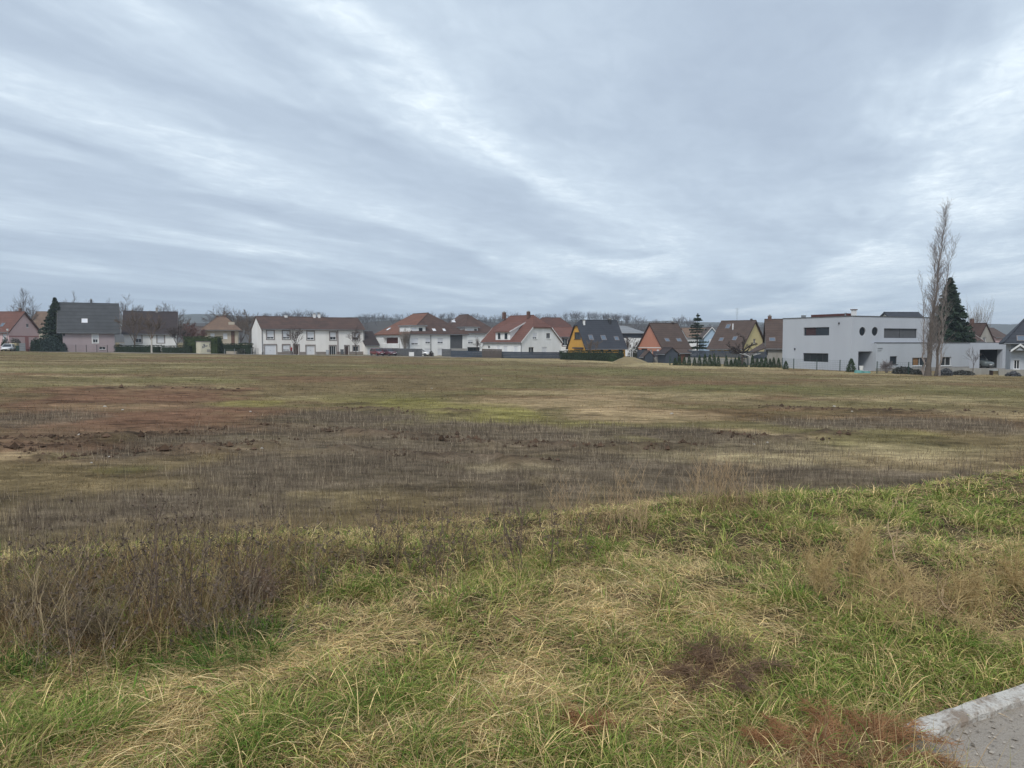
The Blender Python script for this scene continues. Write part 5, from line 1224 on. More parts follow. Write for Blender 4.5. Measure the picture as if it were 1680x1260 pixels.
# ---------------------------------------------------------------- street in front of the left-hand houses
M_STREET = mat('pale_street', (.30, .285, .26), (.24, .23, .21), .3, .9)
strip('street', (-175, 158.2), (-8, 149.6), 0, 3.4, 0, M_STREET, n=80, drape=.03)
# ---------------------------------------------------------------- cabinet, sheds and small things
def shed(name, label, cpx, D, th, w, d, he, hr, mw, mr, axis='x', cat='shed', door=None):
    h = House(name, label, cpx, D, th, W=w, dep=d, cat=cat); h.gable(he, hr, axis, mw, mr, ov=.25, og=.2, th=.08)
    if door: h.opening('F', door[0], door[1], 0.02, door[2], 'door', m=M_ROSTWOOD, fr=M_WOOD, depth=.06)
    h.done(); return h
shed('shed', 'small grey shed with brown pitched roof below salmon house', 1058, 127, 10, 1.5, 1.8, 1.25, 2.0, M_FENCE, M_BRROOF, 'y')
shed('shed', 'dark blue-black garden shed with pitched roof', 1093, 124.5, 15, 2.1, 3.0, 1.75, 2.55, M_FENCE, M_DKBROOF, 'y')
shed('shed', 'brown garden shed with reddish door and low roof', 1112, 125.4, 12, 2.2, 2.8, 1.85, 2.4, M_WOOD, M_BRROOF, 'x', door=(.5, 1.4, 1.7))
h = House('electricity_cabinet', 'cream electricity cabinet with dark graffiti under the green hedge', 329, 157, 42, fpx=347.5, spx=321.5, cat='cabinet')
Hc = h.z(561); MC = mat('cream_cabinet', (.66, .62, .48), (.58, .54, .42), 2, .8)
h.solid([(0, -.4), (h.dep, -.4), (h.dep, Hc), (0, Hc)], 'x', MC, 'body')
h.part('lid', M_GREYF, ((-.08, -.08, Hc), (h.W+.08, h.dep+.08, Hc+.14)))
h.part('vent_grille', M_STONE, ((h.W*.55, -.03, .3), (h.W*.90, -.002, .85)))
MG = mat('graffiti_ink', (.03, .04, .08), (.05, .06, .10), 4, .7)
g = MB()
def stroke(pts, w=.05):
    for a, b in zip(pts[:-1], pts[1:]):
        a, b = Vector((a[0]*h.W, -.006, a[1]*Hc)), Vector((b[0]*h.W, -.006, b[1]*Hc)); d = (b-a); nn = Vector((-d.z, 0, d.x)).normalized()*w
        g.prism([a-nn, b-nn, b+nn, a+nn], (0, -.006, 0))
stroke([(.20,.52),(.16,.60),(.24,.66),(.32,.62),(.30,.74),(.20,.80)], .06); stroke([(.14,.48),(.26,.50),(.36,.56),(.38,.72),(.30,.84)], .05); stroke([(.42,.60),(.48,.68),(.54,.60)], .05); stroke([(.52,.66),(.62,.68)], .04); stroke([(.78,.60),(.82,.72),(.78,.82)], .05)
g.build('graffiti', MG, h.root); h.done()
def board(name, label, px, D, w, z0, z1, rz=0, m=None, cat='sign', legs=True):
    p = gpt(px, D); root = empty(name, p, R(rz)); tag(root, label, cat)
    mb = MB(); mb.box((-w/2, -.02, z0), (w/2, .02, z1)); mb.build('board', m or M_FRAME, root, .004)
    if legs:
        for s_ in (-1, 1):
            mb = MB(); mb.box((s_*w*.35-.03, .022, -.3), (s_*w*.35+.03, .07, z1-.1)); mb.build('leg', M_METAL, root)
    return root
board('sign_board', 'white blank sign board standing on the field edge', 675, 147, .98, .22, 1.0)
board('notice_board', 'pale grey upright notice board right of the parked white car', 36.5, 158, 1.1, .12, 1.75, 20, M_PALEROOF)
def bin_(label, px, D, m, w=.6, hgt=1.05):
    root = empty('wheeled_bin', gpt(px, D), .2); tag(root, label, 'bin')
    mb = MB(); a = w/2; b = w*.40
    mb.add([(-b,-b,.06),(b,-b,.06),(b,b,.06),(-b,b,.06),(-a,-a,hgt-.1),(a,-a,hgt-.1),(a,a,hgt-.1),(-a,a,hgt-.1)], [(3,2,1,0),(4,5,6,7),(0,1,5,4),(1,2,6,5),(2,3,7,6),(3,0,4,7)]); mb.build('body', m, root)
    mb = MB(); mb.box((-a-.03, -a-.04, hgt-.098), (a+.03, a+.06, hgt)); mb.build('lid', m, root, .02)
    for s_ in (-1, 1): mb = MB(); mb.tube((s_*b-.03, b, .1), (s_*b+.03, b, .1), .1, n=10); mb.build('wheel', M_DKMET, root)
bin_('dark green wheeled bin between white car and notice board', 29.5, 158.5, M_GRPOST, .7, 1.2)
bin_('grey wheeled bin before the glazed terrace door', 537, 157.5, M_GSHUT, .6, 1.0)
bin_('dark wheeled bin before the brown terrace door', 561, 161, M_DKGREY, .7, 1.15)
bin_('small red bin by the notice board', 45, 157.5, M_REDDK, .5, .6)
# street lamp far left
root = empty('street_lamp', gpt(13, 160)); tag(root, 'short white-headed street lamp behind the parked white car', 'lamp')
mb = MB(); mb.tube((0, 0, -.2), (0, 0, 4.2), .07, .05, n=8); mb.build('pole', M_METAL, root); mb = MB(); mb.tube((0, 0, 4.2), (0, 0, 4.65), .14, .24, n=10); mb.build('lamp_head', M_FRAME, root); mb = MB(); mb.tube((0, 0, 4.65), (0, 0, 4.74), .27, .1, n=10); mb.build('lamp_cap', M_DKGREY, root)
root = empty('street_lamp', gpt(655, 156.6)); tag(root, 'thin dark post before the dark grey panel fence', 'post')
mb = MB(); mb.tube((0, 0, -.2), (0, 0, 3.9), .05, .04, n=6); mb.build('pole', M_DKGREY, root); mb = MB(); mb.box((-.12, -.3, 3.9), (.12, .12, 4.0)); mb.build('lamp_head', M_DKGREY, root, .02)
# rotary clothes line and bench behind the wire fence
root = empty('clothes_line', gpt(1231, 112)); tag(root, 'white rotary clothes line with open arms above the thujas', 'clothes line')
mb = MB(); mb.tube((0, 0, -.2), (0, 0, 1.45), .03, n=6); mb.build('pole', M_FRAME, root)
for k in range(4): a = k*math.pi/2+.25; mb = MB(); mb.tube((0, 0, 1.40), (math.cos(a)*1.75, math.sin(a)*1.75, 1.85), .022, n=5); mb.build('arm', M_FRAME, root)
for k in range(3):
    r = .7+.5*k; mb = MB(); z = 1.40+.45*r/1.75
    for j in range(4): a = j*math.pi/2+.25; b = a+math.pi/2; mb.tube((math.cos(a)*r, math.sin(a)*r, z), (math.cos(b)*r, math.sin(b)*r, z), .006, n=3)
    mb.build('line', M_FRAME, root)
root = empty('garden_table', gpt(1260.5, 106.5), .1); tag(root, 'small green garden table near the end of the thuja row', 'table'); MT = mat('green_paint', (.05, .17, .13), (.04, .13, .10), 3, .6)
mb = MB(); mb.box((-.65, -.35, .66), (.65, .35, .70)); mb.build('table_top', MT, root, .008)
for sx in (-1, 1):
    for sy in (-1, 1): mb = MB(); mb.tube((sx*.5, sy*.27, 0), (sx*.45, sy*.24, .66), .025, n=5); mb.build('leg', MT, root)
# white posts on the mound, wire post with brace
for px, D, hh, sd_ in ((1034.3, 127, 1.5, 'left'), (1037.3, 127.2, 1.4, 'right')):
    root = tag(empty('marker_post', gpt(px, D)), sd_+' one of two thin white posts behind the grass mound', 'post', 'white posts behind the mound'); mb = MB(); mb.tube((0, 0, -.2), (0, 0, hh+.9), .045, n=6); mb.build('post', M_FRAME, root); mb = MB(); mb.tube((0, 0, hh+.9), (0, 0, hh+.96), .055, n=6); mb.build('post_cap', M_FRAME, root)
root = empty('fence_post', gpt(1099, 112)); tag(root, 'braced green corner post at left end of thuja row', 'post'); mb = MB(); mb.box((-.04, -.04, -.2), (.04, .04, 1.35)); mb.build('post', M_GRPOST, root); mb = MB(); mb.tube((.04, 0, 1.1), (.62, -.2, 0), .025, n=5); mb.build('brace', M_GRPOST, root)
# planter by the porch, sacks, planks near the poplar and the carport
root = empty('planter', gpt(1414, 91)); tag(root, 'white tapered planter standing before the dark porch', 'planter'); mb = MB(); mb.tube((0, 0, .05), (0, 0, .75), .16, .27, n=14); mb.build('pot', M_FRAME, root); mb = MB(); mb.tube((0, 0, 0), (0, 0, .05), .22, .22, n=14); mb.build('base', M_FRAME, root)
root = empty('sandpit', gpt(1416, 88.6), .1); tag(root, 'low turquoise plastic shell lying in front of the porch', 'sandpit'); MTQ = mat('turquoise_plastic', (.14, .33, .30), (.11, .27, .25), 3, .5)
mb = MB(); mb.tube((-.45, 0, 0), (-.45, 0, .30), .50, .42, n=16); mb.build('shell', MTQ, root); mb = MB(); mb.tube((.5, 0, 0), (.5, 0, .2), .48, .4, n=16); mb.build('lid', MTQ, root)
root = empty('timber_stack', gpt(1640, 86), -.05); tag(root, 'pale planks laid on trestles before the carport', 'planks')
for k in range(3): mb = MB(); mb.box((-1.0, -.3+.2*k, .55), (1.05+.06*k, -.12+.2*k, .62)); mb.build('plank', mat('pale_plank', (.42, .47, .47), (.35, .39, .39), 2, .8), root)
for s_ in (-.8, .8): mb = MB(); mb.box((s_-.05, -.3, 0), (s_+.05, .3, .548)); mb.build('trestle', M_WOOD, root)
for i, (px, D, w, hgt, lab) in enumerate(((1553, 84, 1.6, .75, 'dark tarpaulin covered heap right of the poplar'), (1580, 85.5, 2.6, .5, 'low dark heap of brush below the annex wall'), (1484, 86.5, 2.4, .85, 'grey mounded shrub left of the wire fence post'), (1505, 85, 1.3, .55, 'round grey shrub left of the poplar'), (1665, 83.5, 1.5, .5, 'dark covered heap at foot of the right edge house'))):
    shrub('heap' if i in (0, 1, 4) else 'bush', lab, gpt(px, D), w, w*.8, hgt, 900, 40+i, M_DKGREY if i in (0, 4) else mat('grey_twiggy', (.085, .085, .075), (.06, .058, .05), 2, .9), .12, cat='heap' if i in (0, 1, 4) else 'bush')
# ---------------------------------------------------------------- cars
M_TYRE = mat('tyre', (.02, .02, .021), (.028, .028, .029), 8, .85); M_RIM = mat('rim', (.35, .36, .37), (.28, .29, .30), 6, .35, metal=.8)
M_LAMP = mat('headlight', (.55, .57, .6), (.45, .47, .5), 6, .15); M_TAIL = mat('tail_light', (.25, .01, .01), (.2, .01, .01), 6, .2)
def paint(name, c):
    m = mat(name, c, tuple(x*.9 for x in c), 4, .28, spec=.5); m.node_tree.nodes['Principled BSDF'].inputs['Coat Weight'].default_value = .6; return m
def car(label, loc, rz, m, ln=4.0, wd=1.72, hgt=1.48, kind='hatch', name='parked_car', cat='car', group=None):
    root = empty(name, loc, rz); tag(root, label, cat, group); hw = wd/2
    # lower body: rounded sections along x (front at +x)
    if kind == 'van': st = [(-.5,.30,1.10,.93),(-.46,.24,1.16,.98),(-.2,.22,1.16,1.0),(.2,.22,1.14,1.0),(.36,.22,1.06,.98),(.46,.26,.92,.93),(.5,.32,.78,.84)]
    else: st = [(-.5,.38,.80,.86),(-.47,.28,.90,.95),(-.3,.22,.95,1.0),(0,.21,.94,1.0),(.20,.21,.93,1.0),(.36,.22,.84,.97),(.46,.26,.74,.90),(.5,.34,.62,.78)]
    vs = []; fs = []; k = 10
    for f, zb, zt, w in st:
        W2 = hw*w; X = f*ln
        for y, z in ((-W2*.86, zb), (-W2, zb+.10), (-W2, (zb+zt)/2), (-W2*.97, zt-.10), (-W2*.86, zt), (W2*.86, zt), (W2*.97, zt-.10), (W2, (zb+zt)/2), (W2, zb+.10), (W2*.86, zb)): vs.append((X, y, z))
    for i in range(len(st)-1):
        for q in range(k): fs.append((i*k+q, i*k+(q+1) % k, (i+1)*k+(q+1) % k, (i+1)*k+q))
    fs += [tuple(range(k-1, -1, -1)), tuple(range((len(st)-1)*k, len(st)*k))]
    body = MB(); body.add(vs, fs); b = body.build('body', m, root)
    for p in b.data.polygons: p.use_smooth = True
    # cabin: glass below, roof above
    if kind == 'van': lo = (-.495, .30, 1.10); hi = (-.485, .16, hgt)
    elif kind == 'sedan': lo = (-.40, .24, .92); hi = (-.22, .06, hgt)
    else: lo = (-.47, .24, .92); hi = (-.38, .04, hgt)
    def ringz(x0, x1, z, w): return [(x0*ln, -hw*w, z), (x1*ln, -hw*w, z), (x1*ln, hw*w, z), (x0*ln, hw*w, z)]
    A_ = ringz(lo[0], lo[1], lo[2]-.04, .95); B_ = ringz(hi[0], hi[1], hgt-.07, .80 if kind != 'van' else .9)
    g = MB(); g.add(A_+B_, [(0,1,5,4),(1,2,6,5),(2,3,7,6),(3,0,4,7),(4,5,6,7)]); g.build('windows', M_GLASS, root)
    C_ = ringz(hi[0]+.02, hi[1]-.025, hgt, .70 if kind != 'van' else .84)
    B2 = [(x, y*1.012, z) for x, y, z in B_]
    g = MB(); g.add(B2+C_, [(0,1,5,4),(1,2,6,5),(2,3,7,6),(3,0,4,7),(4,5,6,7),(3,2,1,0)]); g.build('roof', m, root)
    def lerp3(a, b, t): return tuple(a[i]+(b[i]-a[i])*t for i in range(3))
    pl = MB()
    for s_ in (0, 1):                                   # pillars
        a0, a1 = (A_[0], A_[1]) if s_ == 0 else (A_[3], A_[2]); b0, b1 = (B_[0], B_[1]) if s_ == 0 else (B_[3], B_[2])
        for t_ in (.0, .34, .68, 1.0): pl.tube(lerp3(a0, a1, t_), lerp3(b0, b1, t_), .045, n=5)
    pl.build('pillars', m, root)
    if kind == 'van':
        mb = MB(); mb.box((-.494*ln, -hw*.97, 1.05), (.02*ln, -hw*.90, hgt-.08)); mb.box((-.494*ln, hw*.90, 1.05), (.02*ln, hw*.97, hgt-.08)); mb.build('side_panel', m, root)
    for fx in (-.31, .31):
        for s_ in (-1, 1):
            mb = MB(); mb.tube((fx*ln, s_*(hw-.20), .31), (fx*ln, s_*(hw+.012), .31), .31, n=18); w = mb.build('wheel', M_TYRE, root)
            mb = MB(); mb.tube((fx*ln, s_*(hw-.05), .31), (fx*ln, s_*(hw+.022), .31), .20, .17, n=14); mb.build('rim', M_RIM, w)
    for s_ in (-1, 1):
        mb = MB(); mb.box((.455*ln, s_*hw*.52, .58), (.497*ln, s_*hw*.80, .70)); mb.build('headlight', M_LAMP, root, .015)
        mb = MB(); mb.box((-.503*ln, s_*hw*.60, .66), (-.47*ln, s_*hw*.86, .86)); mb.build('tail_light', M_TAIL, root, .015)
        mb = MB(); mb.box((.17*ln, s_*hw*1.0, .93), (.20*ln, s_*(hw+.17), 1.06)); mb.build('mirror', m, root, .015)
    mb = MB(); mb.box((.488*ln, -.42, .33), (.506*ln, .42, .46)); mb.build('grille', M_DKMET, root); mb = MB(); mb.box((.504*ln, -.26, .46), (.511*ln, .26, .56)); mb.build('number_plate', M_FRAME, root)
    return root
car('dark red hatchback parked left of the maroon car', gpt(619, 157), R(-52), paint('dark_red_paint', (.16, .018, .022)), 3.9, 1.68, 1.5)
car('maroon saloon parked right of the dark red hatchback', gpt(638.5, 156.5), R(-52), paint('maroon_paint', (.11, .028, .040)), 4.1, 1.7, 1.45)
car('white hatchback partly behind dark hedge before apartment house', gpt(690, 157.8), R(-12), paint('white_paint', (.75, .75, .75)), 4.0, 1.72, 1.48)
car('white car parked facing the field beside a yellowish trailer at left', gpt(13, 158), R(-72), paint('white_paint', (.75, .75, .75)), 4.3, 1.8, 1.55)
p = ANX.Mx @ Vector((CARP[0]+1.55, 1.9, .03)); car('grey green van parked inside the open carport', (p.x, p.y, p.z), R(25-90), paint('grey_green_paint', (.10, .118, .115)), 4.9, 1.9, 1.98, 'van', 'parked_van', 'van')
root = empty('trailer', gpt(23.5, 160.5), R(-70)); tag(root, 'yellowish box trailer behind the parked white car', 'trailer'); MY = mat('ochre_tarp', (.48, .40, .24), (.40, .33, .20), 2, .8)
mb = MB(); mb.box((-1.1, -.7, .45), (1.1, .7, 1.65)); mb.build('box', MY, root, .06); mb = MB(); mb.box((-1.12, -.72, .38), (1.12, .72, .46)); mb.box((1.1, -.04, .38), (2.0, .04, .46)); mb.build('chassis', M_DKMET, root)
for s_ in (-1, 1): mb = MB(); mb.tube((0, s_*.66, .28), (0, s_*.80, .28), .28, n=14); mb.build('wheel', M_TYRE, root)
shrub('hedge_bush', 'dark trimmed bush left of the terrace car, before white apartment house', gpt(707.5, 157.2), 1.1, 1.0, 1.2, 600, 61, mat('brown_bush', (.055, .042, .036), (.04, .03, .026), 2, .9), .07)
# ---------------------------------------------------------------- the person in red
def person(loc, rz):
    root = empty('person', loc, rz); tag(root, 'person in red jacket and dark trousers walking by the terrace', 'person')
    J = [(0,0,.92),(0,0,1.10),(0,0,1.30),(0,0,1.42),(0,0,1.50),(0,.01,1.60),(0,.02,1.68),   # pelvis..head
         (-.10,0,.88),(-.11,.06,.50),(-.11,-.06,.08),(-.11,.08,.03), (.10,0,.88),(.11,-.10,.50),(.11,-.22,.10),(.11,-.10,.03),
         (-.19,0,1.38),(-.25,-.06,1.12),(-.24,.04,.90),(-.24,.07,.81), (.19,0,1.38),(.25,.03,1.12),(.24,.14,.92),(.24,.17,.83)]
    E = [(0,1),(1,2),(2,3),(3,4),(4,5),(5,6),(0,7),(7,8),(8,9),(9,10),(0,11),(11,12),(12,13),(13,14),(3,15),(15,16),(16,17),(17,18),(3,19),(19,20),(20,21),(21,22)]
    rad = [.15,.14,.17,.12,.055,.09,.085,.10,.07,.045,.04,.10,.07,.045,.04,.075,.055,.042,.035,.075,.055,.042,.035]
    me = bpy.data.meshes.new('body'); me.from_pydata(J, E, []); o = link('body', me, None, root)
    md = o.modifiers.new('skin', 'SKIN'); 
    for i, r_ in enumerate(rad): me.skin_vertices[0].data[i].radius = (r_, r_*(.75 if i < 4 else 1))
    me.skin_vertices[0].data[0].use_root = True
    o.modifiers.new('sub', 'SUBSURF').levels = 1; o.modifiers['sub'].render_levels = 1
    bpy.context.view_layer.update(); ev = o.evaluated_get(bpy.context.evaluated_depsgraph_get()); m2 = bpy.data.meshes.new_from_object(ev); o.modifiers.clear(); o.data = m2
    mats = [mat('red_jacket', (.42, .03, .04), (.34, .025, .035), 6, .8), mat('dark_trousers', (.022, .024, .035), (.03, .03, .04), 6, .9), mat('skin', (.50, .32, .24), (.46, .29, .22), 6, .6), mat('dark_hair', (.03, .022, .018), (.04, .03, .022), 9, .7)]
    m2.materials.clear()
    for q in mats: m2.materials.append(q)
    for p_ in m2.polygons:
        z = sum(m2.vertices[v].co.z for v in p_.vertices)/len(p_.vertices); x = sum(abs(m2.vertices[v].co.x) for v in p_.vertices)/len(p_.vertices); y = sum(m2.vertices[v].co.y for v in p_.vertices)/len(p_.vertices)
        p_.use_smooth = True; p_.material_index = 2 if (x > .2 and z < .93) else 1 if z < .86 else 0 if z < 1.49 else (3 if (z > 1.68 or y > .05) else 2)
    return root
person(gpt(478, 154.6), R(70))
# ---------------------------------------------------------------- trees near the houses
def topz(px, py, D): return zpx(py, D) - gz1(TX(px)*D, D)
bare_tree('bare_tree', 'leafless round-crowned tree behind the pink house', gpt(46, 195), topz(46, 486, 195), .62, 3, lev=4, minr=.020, kids=(5, 6))
bare_tree('bare_tree', 'leafless treetop showing above the great grey roof', gpt(122, 235), topz(122, 490, 235), .60, 4, lev=4, minr=.020, kids=(5, 6))
bare_tree('bare_tree', 'leafless tree between grey roof and dark brown roof', gpt(207, 192), topz(207, 491, 192), .62, 5, lev=4, minr=.020, kids=(5, 6))
bare_tree('bare_tree', 'bare treetop above right end of dark brown roof', gpt(280, 205), topz(280, 503, 205), .58, 6, lev=4, minr=.020, kids=(5, 6))
bare_tree('birch_tree', 'bare birch with white leaning trunk before dark roofed house', gpt(248.5, 158.5), topz(240, 514, 158.5), .50, 7, trunk_h=.36, lev=5, kids=(3, 5), m=M_TWIG2, mt=M_BIRCH, up=.10, minr=.012, lean=-.10)
bare_tree('birch_tree', 'brown twiggy bare tree left of the white trunked birch', gpt(222, 164), topz(222, 516, 164), .55, 27, trunk_h=.25, lev=5, kids=(4, 5), m=M_TWIG2, mt=M_TWIG2, up=.10, minr=.012)
bare_tree('bare_tree', 'dark bushy bare tree with pale leaning stem right of white wall', gpt(291, 160), topz(291, 532, 160), .62, 8, trunk_h=.30, lev=5, kids=(4, 5), mt=M_BIRCH, minr=.014, lean=-.12)
bare_tree('bare_tree', 'russet bare shrub tree left of the green arched hedge', gpt(313, 168), topz(313, 534, 168), .6, 9, trunk_h=.15, lev=5, kids=(4, 5), m=mat('russet_twigs', (.15, .075, .06), (.11, .055, .045), 2, .9), minr=.014)
for i, (px, D, py, lab) in enumerate(((381, 262, 503, 'bare tree right of the tall aerials'), (396, 250, 512, 'lower bare tree left of the terrace roof'), (372, 245, 517, 'brown bare tree behind the beige hipped roof'), (410, 240, 516, 'brown bare tree touching the terrace gable'), (300, 255, 524, 'far bare tree right of the dark brown roof'))):
    bare_tree('bare_tree', lab, gpt(px, D), topz(px, py, D), .62, 11+i, lev=5, kids=(3, 5), trunk_h=.2, m=M_TWIG2 if i > 1 else None, minr=.02)
bare_tree('street_tree', 'bare forked street tree before the brown double door of the terrace', gpt(487, 154), topz(487, 538, 154), .55, 17, stems=2, trunk_h=.42, lev=4, minr=.014, r=.10)
bare_tree('street_tree', 'bare street tree at right end of the white terrace', gpt(584, 158), topz(584, 540, 158), .60, 18, trunk_h=.36, lev=4, minr=.014, r=.10)
bare_tree('bare_tree', 'pale vase-shaped bare tree before the white apartment house', gpt(665, 159.5), topz(665, 545, 159.5), .28, 19, stems=3, trunk_h=.10, lev=4, m=mat('pale_twigs', (.26, .22, .18), (.20, .17, .14), 2, .9), minr=.014, up=.3)
bare_tree('bare_tree', 'small bare tree before the right apartment house', gpt(784, 158), topz(784, 556, 158), .6, 20, trunk_h=.25, lev=4, minr=.012)
bare_tree('bare_tree', 'small bare tree left of the salmon house', gpt(1037, 150), topz(1037, 556, 150), .6, 21, trunk_h=.2, lev=5, minr=.012)
bare_tree('bare_tree', 'bare brown shrub before the yellow house wall', gpt(972, 136), topz(972, 557, 136), .6, 22, trunk_h=.15, lev=4, minr=.012, m=M_TWIG2)
bare_tree('bare_tree', 'cluster of thin upright bare stems behind the annex roof', gpt(1600, 138), topz(1600, 501, 138), .20, 23, stems=5, trunk_h=.2, lev=3, m=mat('pale_twigs', (.26, .22, .18)), up=.4, minr=.008, r=.06)
bare_tree('sapling', 'thin bare sapling before the carport pier', gpt(1597.5, 86.5), 3.1, .35, 24, trunk_h=.4, lev=3, minr=.008, r=.03)
bare_tree('bare_tree', 'bare tree left of the aerial roof on the skyline', gpt(1196, 160), topz(1196, 550, 160), .6, 25, trunk_h=.2, lev=4, minr=.014)
bare_tree('bare_shrub', 'pale grey twiggy shrub right of the dark porch', gpt(1455, 88.5), topz(1455, 592, 88.5), .75, 26, stems=5, trunk_h=.08, lev=3, kids=(4, 6), m=mat('mauve_twigs', (.22, .185, .18), (.17, .14, .14), 2, .9), minr=.008, cat='shrub')
# gnarled pollard
def pollard(loc):
    rng = random.Random(9); root = empty('pollard_tree', loc); tag(root, 'gnarled spreading pollarded fruit tree before the pale yellow gable', 'tree')
    tr = Segs(); tr.add((0, 0, -.2), (.05, 0, .7), .22, .19); tr.add((.05, 0, .7), (0, 0, 1.85), .19, .17); V, Fc = tr.arrays(7); link('trunk', np_mesh('trunk', V, Fc, smooth=True), M_TWIG, root)
    cr = Segs()
    for i in range(11):
        a = i*6.283/11+rng.uniform(-.2, .2); d = Vector((math.cos(a), math.sin(a), .28+rng.random()*.5))
        grow(cr, (0, 0, 1.75), d, rng.uniform(2.2, 3.2), .15, 2, rng, .75, .10, (4, 6), 6, .42, .30, .026, .25)
    V, Fc = cr.arrays(4); link('crown', np_mesh('crown', V, Fc), M_BARK if 0 else mat('dark_bark', (.055, .042, .036), (.04, .03, .026), 3, .95), root)
pollard(gpt(1218, 116))
# the tall poplar
def poplar(loc, h, dx):
    rng = random.Random(12); root = empty('poplar_tree', loc); tag(root, 'very tall narrow leafless poplar with forked grey trunk', 'tree')
    tr = Segs(); cr = Segs()
    leaders = [(Vector((-.35, 0, 0)), Vector((.05, .1, h)), .29, Vector((dx, 0, 0)), .0), (Vector((.55, .1, 0)), Vector((.0, .2, h*.80)), .14, Vector((dx*.95+.1, 0, 0)), 0), (Vector((-.25, -.1, 0)), Vector((-.3, 0, h*.86)), .10, Vector((dx*.55-.35, 0, 0)), 0), (Vector((.9, .0, 0)), Vector((0, 0, h*.46)), .13, Vector((.6, 0, 0)), 0), (Vector((-.6, .2, 0)), Vector((0, 0, h*.58)), .13, Vector((-.4, .3, 0)), 0)]
    for li, (p, top, r, off, _) in enumerate(leaders):
        n = 16; pts = []
        for i in range(n+1):
            f = i/n; q = p + Vector((off.x*f**1.3, off.y*f, top.z*f)) + Vector((rng.gauss(0, .07), rng.gauss(0, .07), 0))*(1 if i else 0); pts.append(q)
        for i in range(n):
            r0, r1 = r*(1-.95*i/n)**1.5+.010, r*(1-.95*(i+1)/n)**1.5+.010
            flare = 1.35 if i == 0 else 1
            (tr if i < 7 and li < 3 else cr).add(pts[i]-Vector((0, 0, .2 if i == 0 else 0)), pts[i+1], r0*flare, r1)
        nb = {0: 270, 1: 100, 2: 110, 3: 24, 4: 30}[li]
        for j in range(nb):
            f = .10+.88*((j+rng.random())/nb); i = min(int(f*n), n-1); q = pts[i].lerp(pts[i+1], f*n-i)
            a = rng.uniform(0, 6.283); sp = rng.uniform(.30, .75); d = Vector((math.cos(a)*sp, math.sin(a)*sp, 1)).normalized()
            ln = (1.2+1.3*(1-f))*rng.uniform(.5, 1.15)*(1.0 if f < .85 else .85)
            if f < .3: ln *= .8
            grow(cr, q, d, ln, .014+.014*(1-f), 2, rng, .42, .16, (3, 4), 3, .54, .10, .0044, .15)
    V, Fc = tr.arrays(9); link('trunk', np_mesh('trunk', V, Fc, smooth=True), M_BARK, root)
    V, Fc = cr.arrays(3); link('crown', np_mesh('crown', V, Fc), mat('poplar_twigs', (.290, .250, .225), (.200, .172, .158), 1.5, .9), root)
PD = 82.5
poplar(gpt(1529, PD), topz(1550, 336, PD), (1551-1529)*PD/F)
conifer('spruce_tree', 'dark green spruce behind the poplar and annex', gpt(1556, 113), topz(1556, 457, 113), 4.4, 2, M_SPRUCE, layers=60, per=17, nb=28, size=.26, droop=.30, power=.92)
conifer('spruce_tree', 'dark narrow spruce at left end of the grey roof', gpt(92, 163), topz(92, 488, 163), 4.4, 3, M_SPRUCE, layers=52, per=15, nb=22, size=.26, droop=.40)
conifer('cedar_tree', 'loose dark cedar with nodding tip between salmon and blue houses', gpt(1144, 150), topz(1142, 514, 150), 2.9, 4, M_SPRUCE, layers=19, per=10, nb=34, size=.20, droop=.10, power=.75, gap=.45)
shrub('conifer_bush', 'dark blue-green spreading conifer bush at foot of narrow spruce', gpt(84, 158.8), 5.2, 3.0, 3.3, 3600, 71, M_BLUECON, .15)
shrub('conifer_bush', 'low dark conifer bush left of the narrow spruce', gpt(63, 160), 3.8, 2.4, 2.9, 2200, 72, M_SPRUCE, .14)
shrub('conifer_bush', 'small dark shrub at left corner of the mauve house', gpt(104, 158), 1.6, 1.4, 1.8, 900, 73, M_BLUECON, .10)
shrub('clipped_bush', 'round clipped dark bush in front of the pink gable', gpt(27, 163), 2.6, 2.2, 2.7, 1500, 74, M_HEDGE, .10)
shrub('clipped_bush', 'dark bush beside the street lamp', gpt(8, 163.5), 1.9, 1.8, 2.9, 1200, 75, M_HEDGE, .10)
shrub('evergreen_bush', 'dark evergreen bush behind far reddish roof', gpt(335, 240), 3.5, 3, 6.5, 1200, 76, M_SPRUCE, .22)
shrub('conifer_bush', 'dark evergreen crown left of the cream aerial house', gpt(1182, 158), 3.2, 3, 6.2, 1600, 77, M_SPRUCE, .16)
shrub('evergreen_bush', 'green shrub between hedge and salmon house', gpt(1042, 136), 3.0, 2, 2.6, 1500, 78, M_DRYHEDGE, .10)
# row of young thujas along the wire fence
ORD = 'first second third fourth fifth sixth seventh eighth ninth tenth eleventh twelfth thirteenth fourteenth fifteenth sixteenth seventeenth eighteenth nineteenth twentieth twenty-first twenty-second'.split()
rng_ = random.Random(31)
TH = [(1108, .9), (1115, 1.2), (1123, 1.05), (1131, 1.25), (1140, 1.0), (1148, 1.35), (1157, 1.5), (1165, 1.4), (1172, 1.55), (1179, 1.25), (1192, 1.3), (1200, .85), (1207, 1.1), (1213, 1.25), (1222, .6), (1235, 1.45), (1243, 1.1), (1250, 1.15), (1257, 1.2), (1264, 1.05), (1270, 1.2), (1278, 1.15)]
protos = []
for k in range(4):
    me = None
    rg_ = np.random.default_rng(80+k); n = 900; f = rg_.random(n)**1.25; a = rg_.uniform(0, 6.283, n)
    rr = (.30*(1-f)**.75+.03)*np.sqrt(rg_.uniform(.25, 1, n))*(.8+.4*rg_.random(n)); P = np.stack([np.cos(a)*rr, np.sin(a)*rr, f*1.0+.02], -1)
    V, Fc = quads(rg_, P, .045); protos.append(np_mesh('foliage', V, Fc))
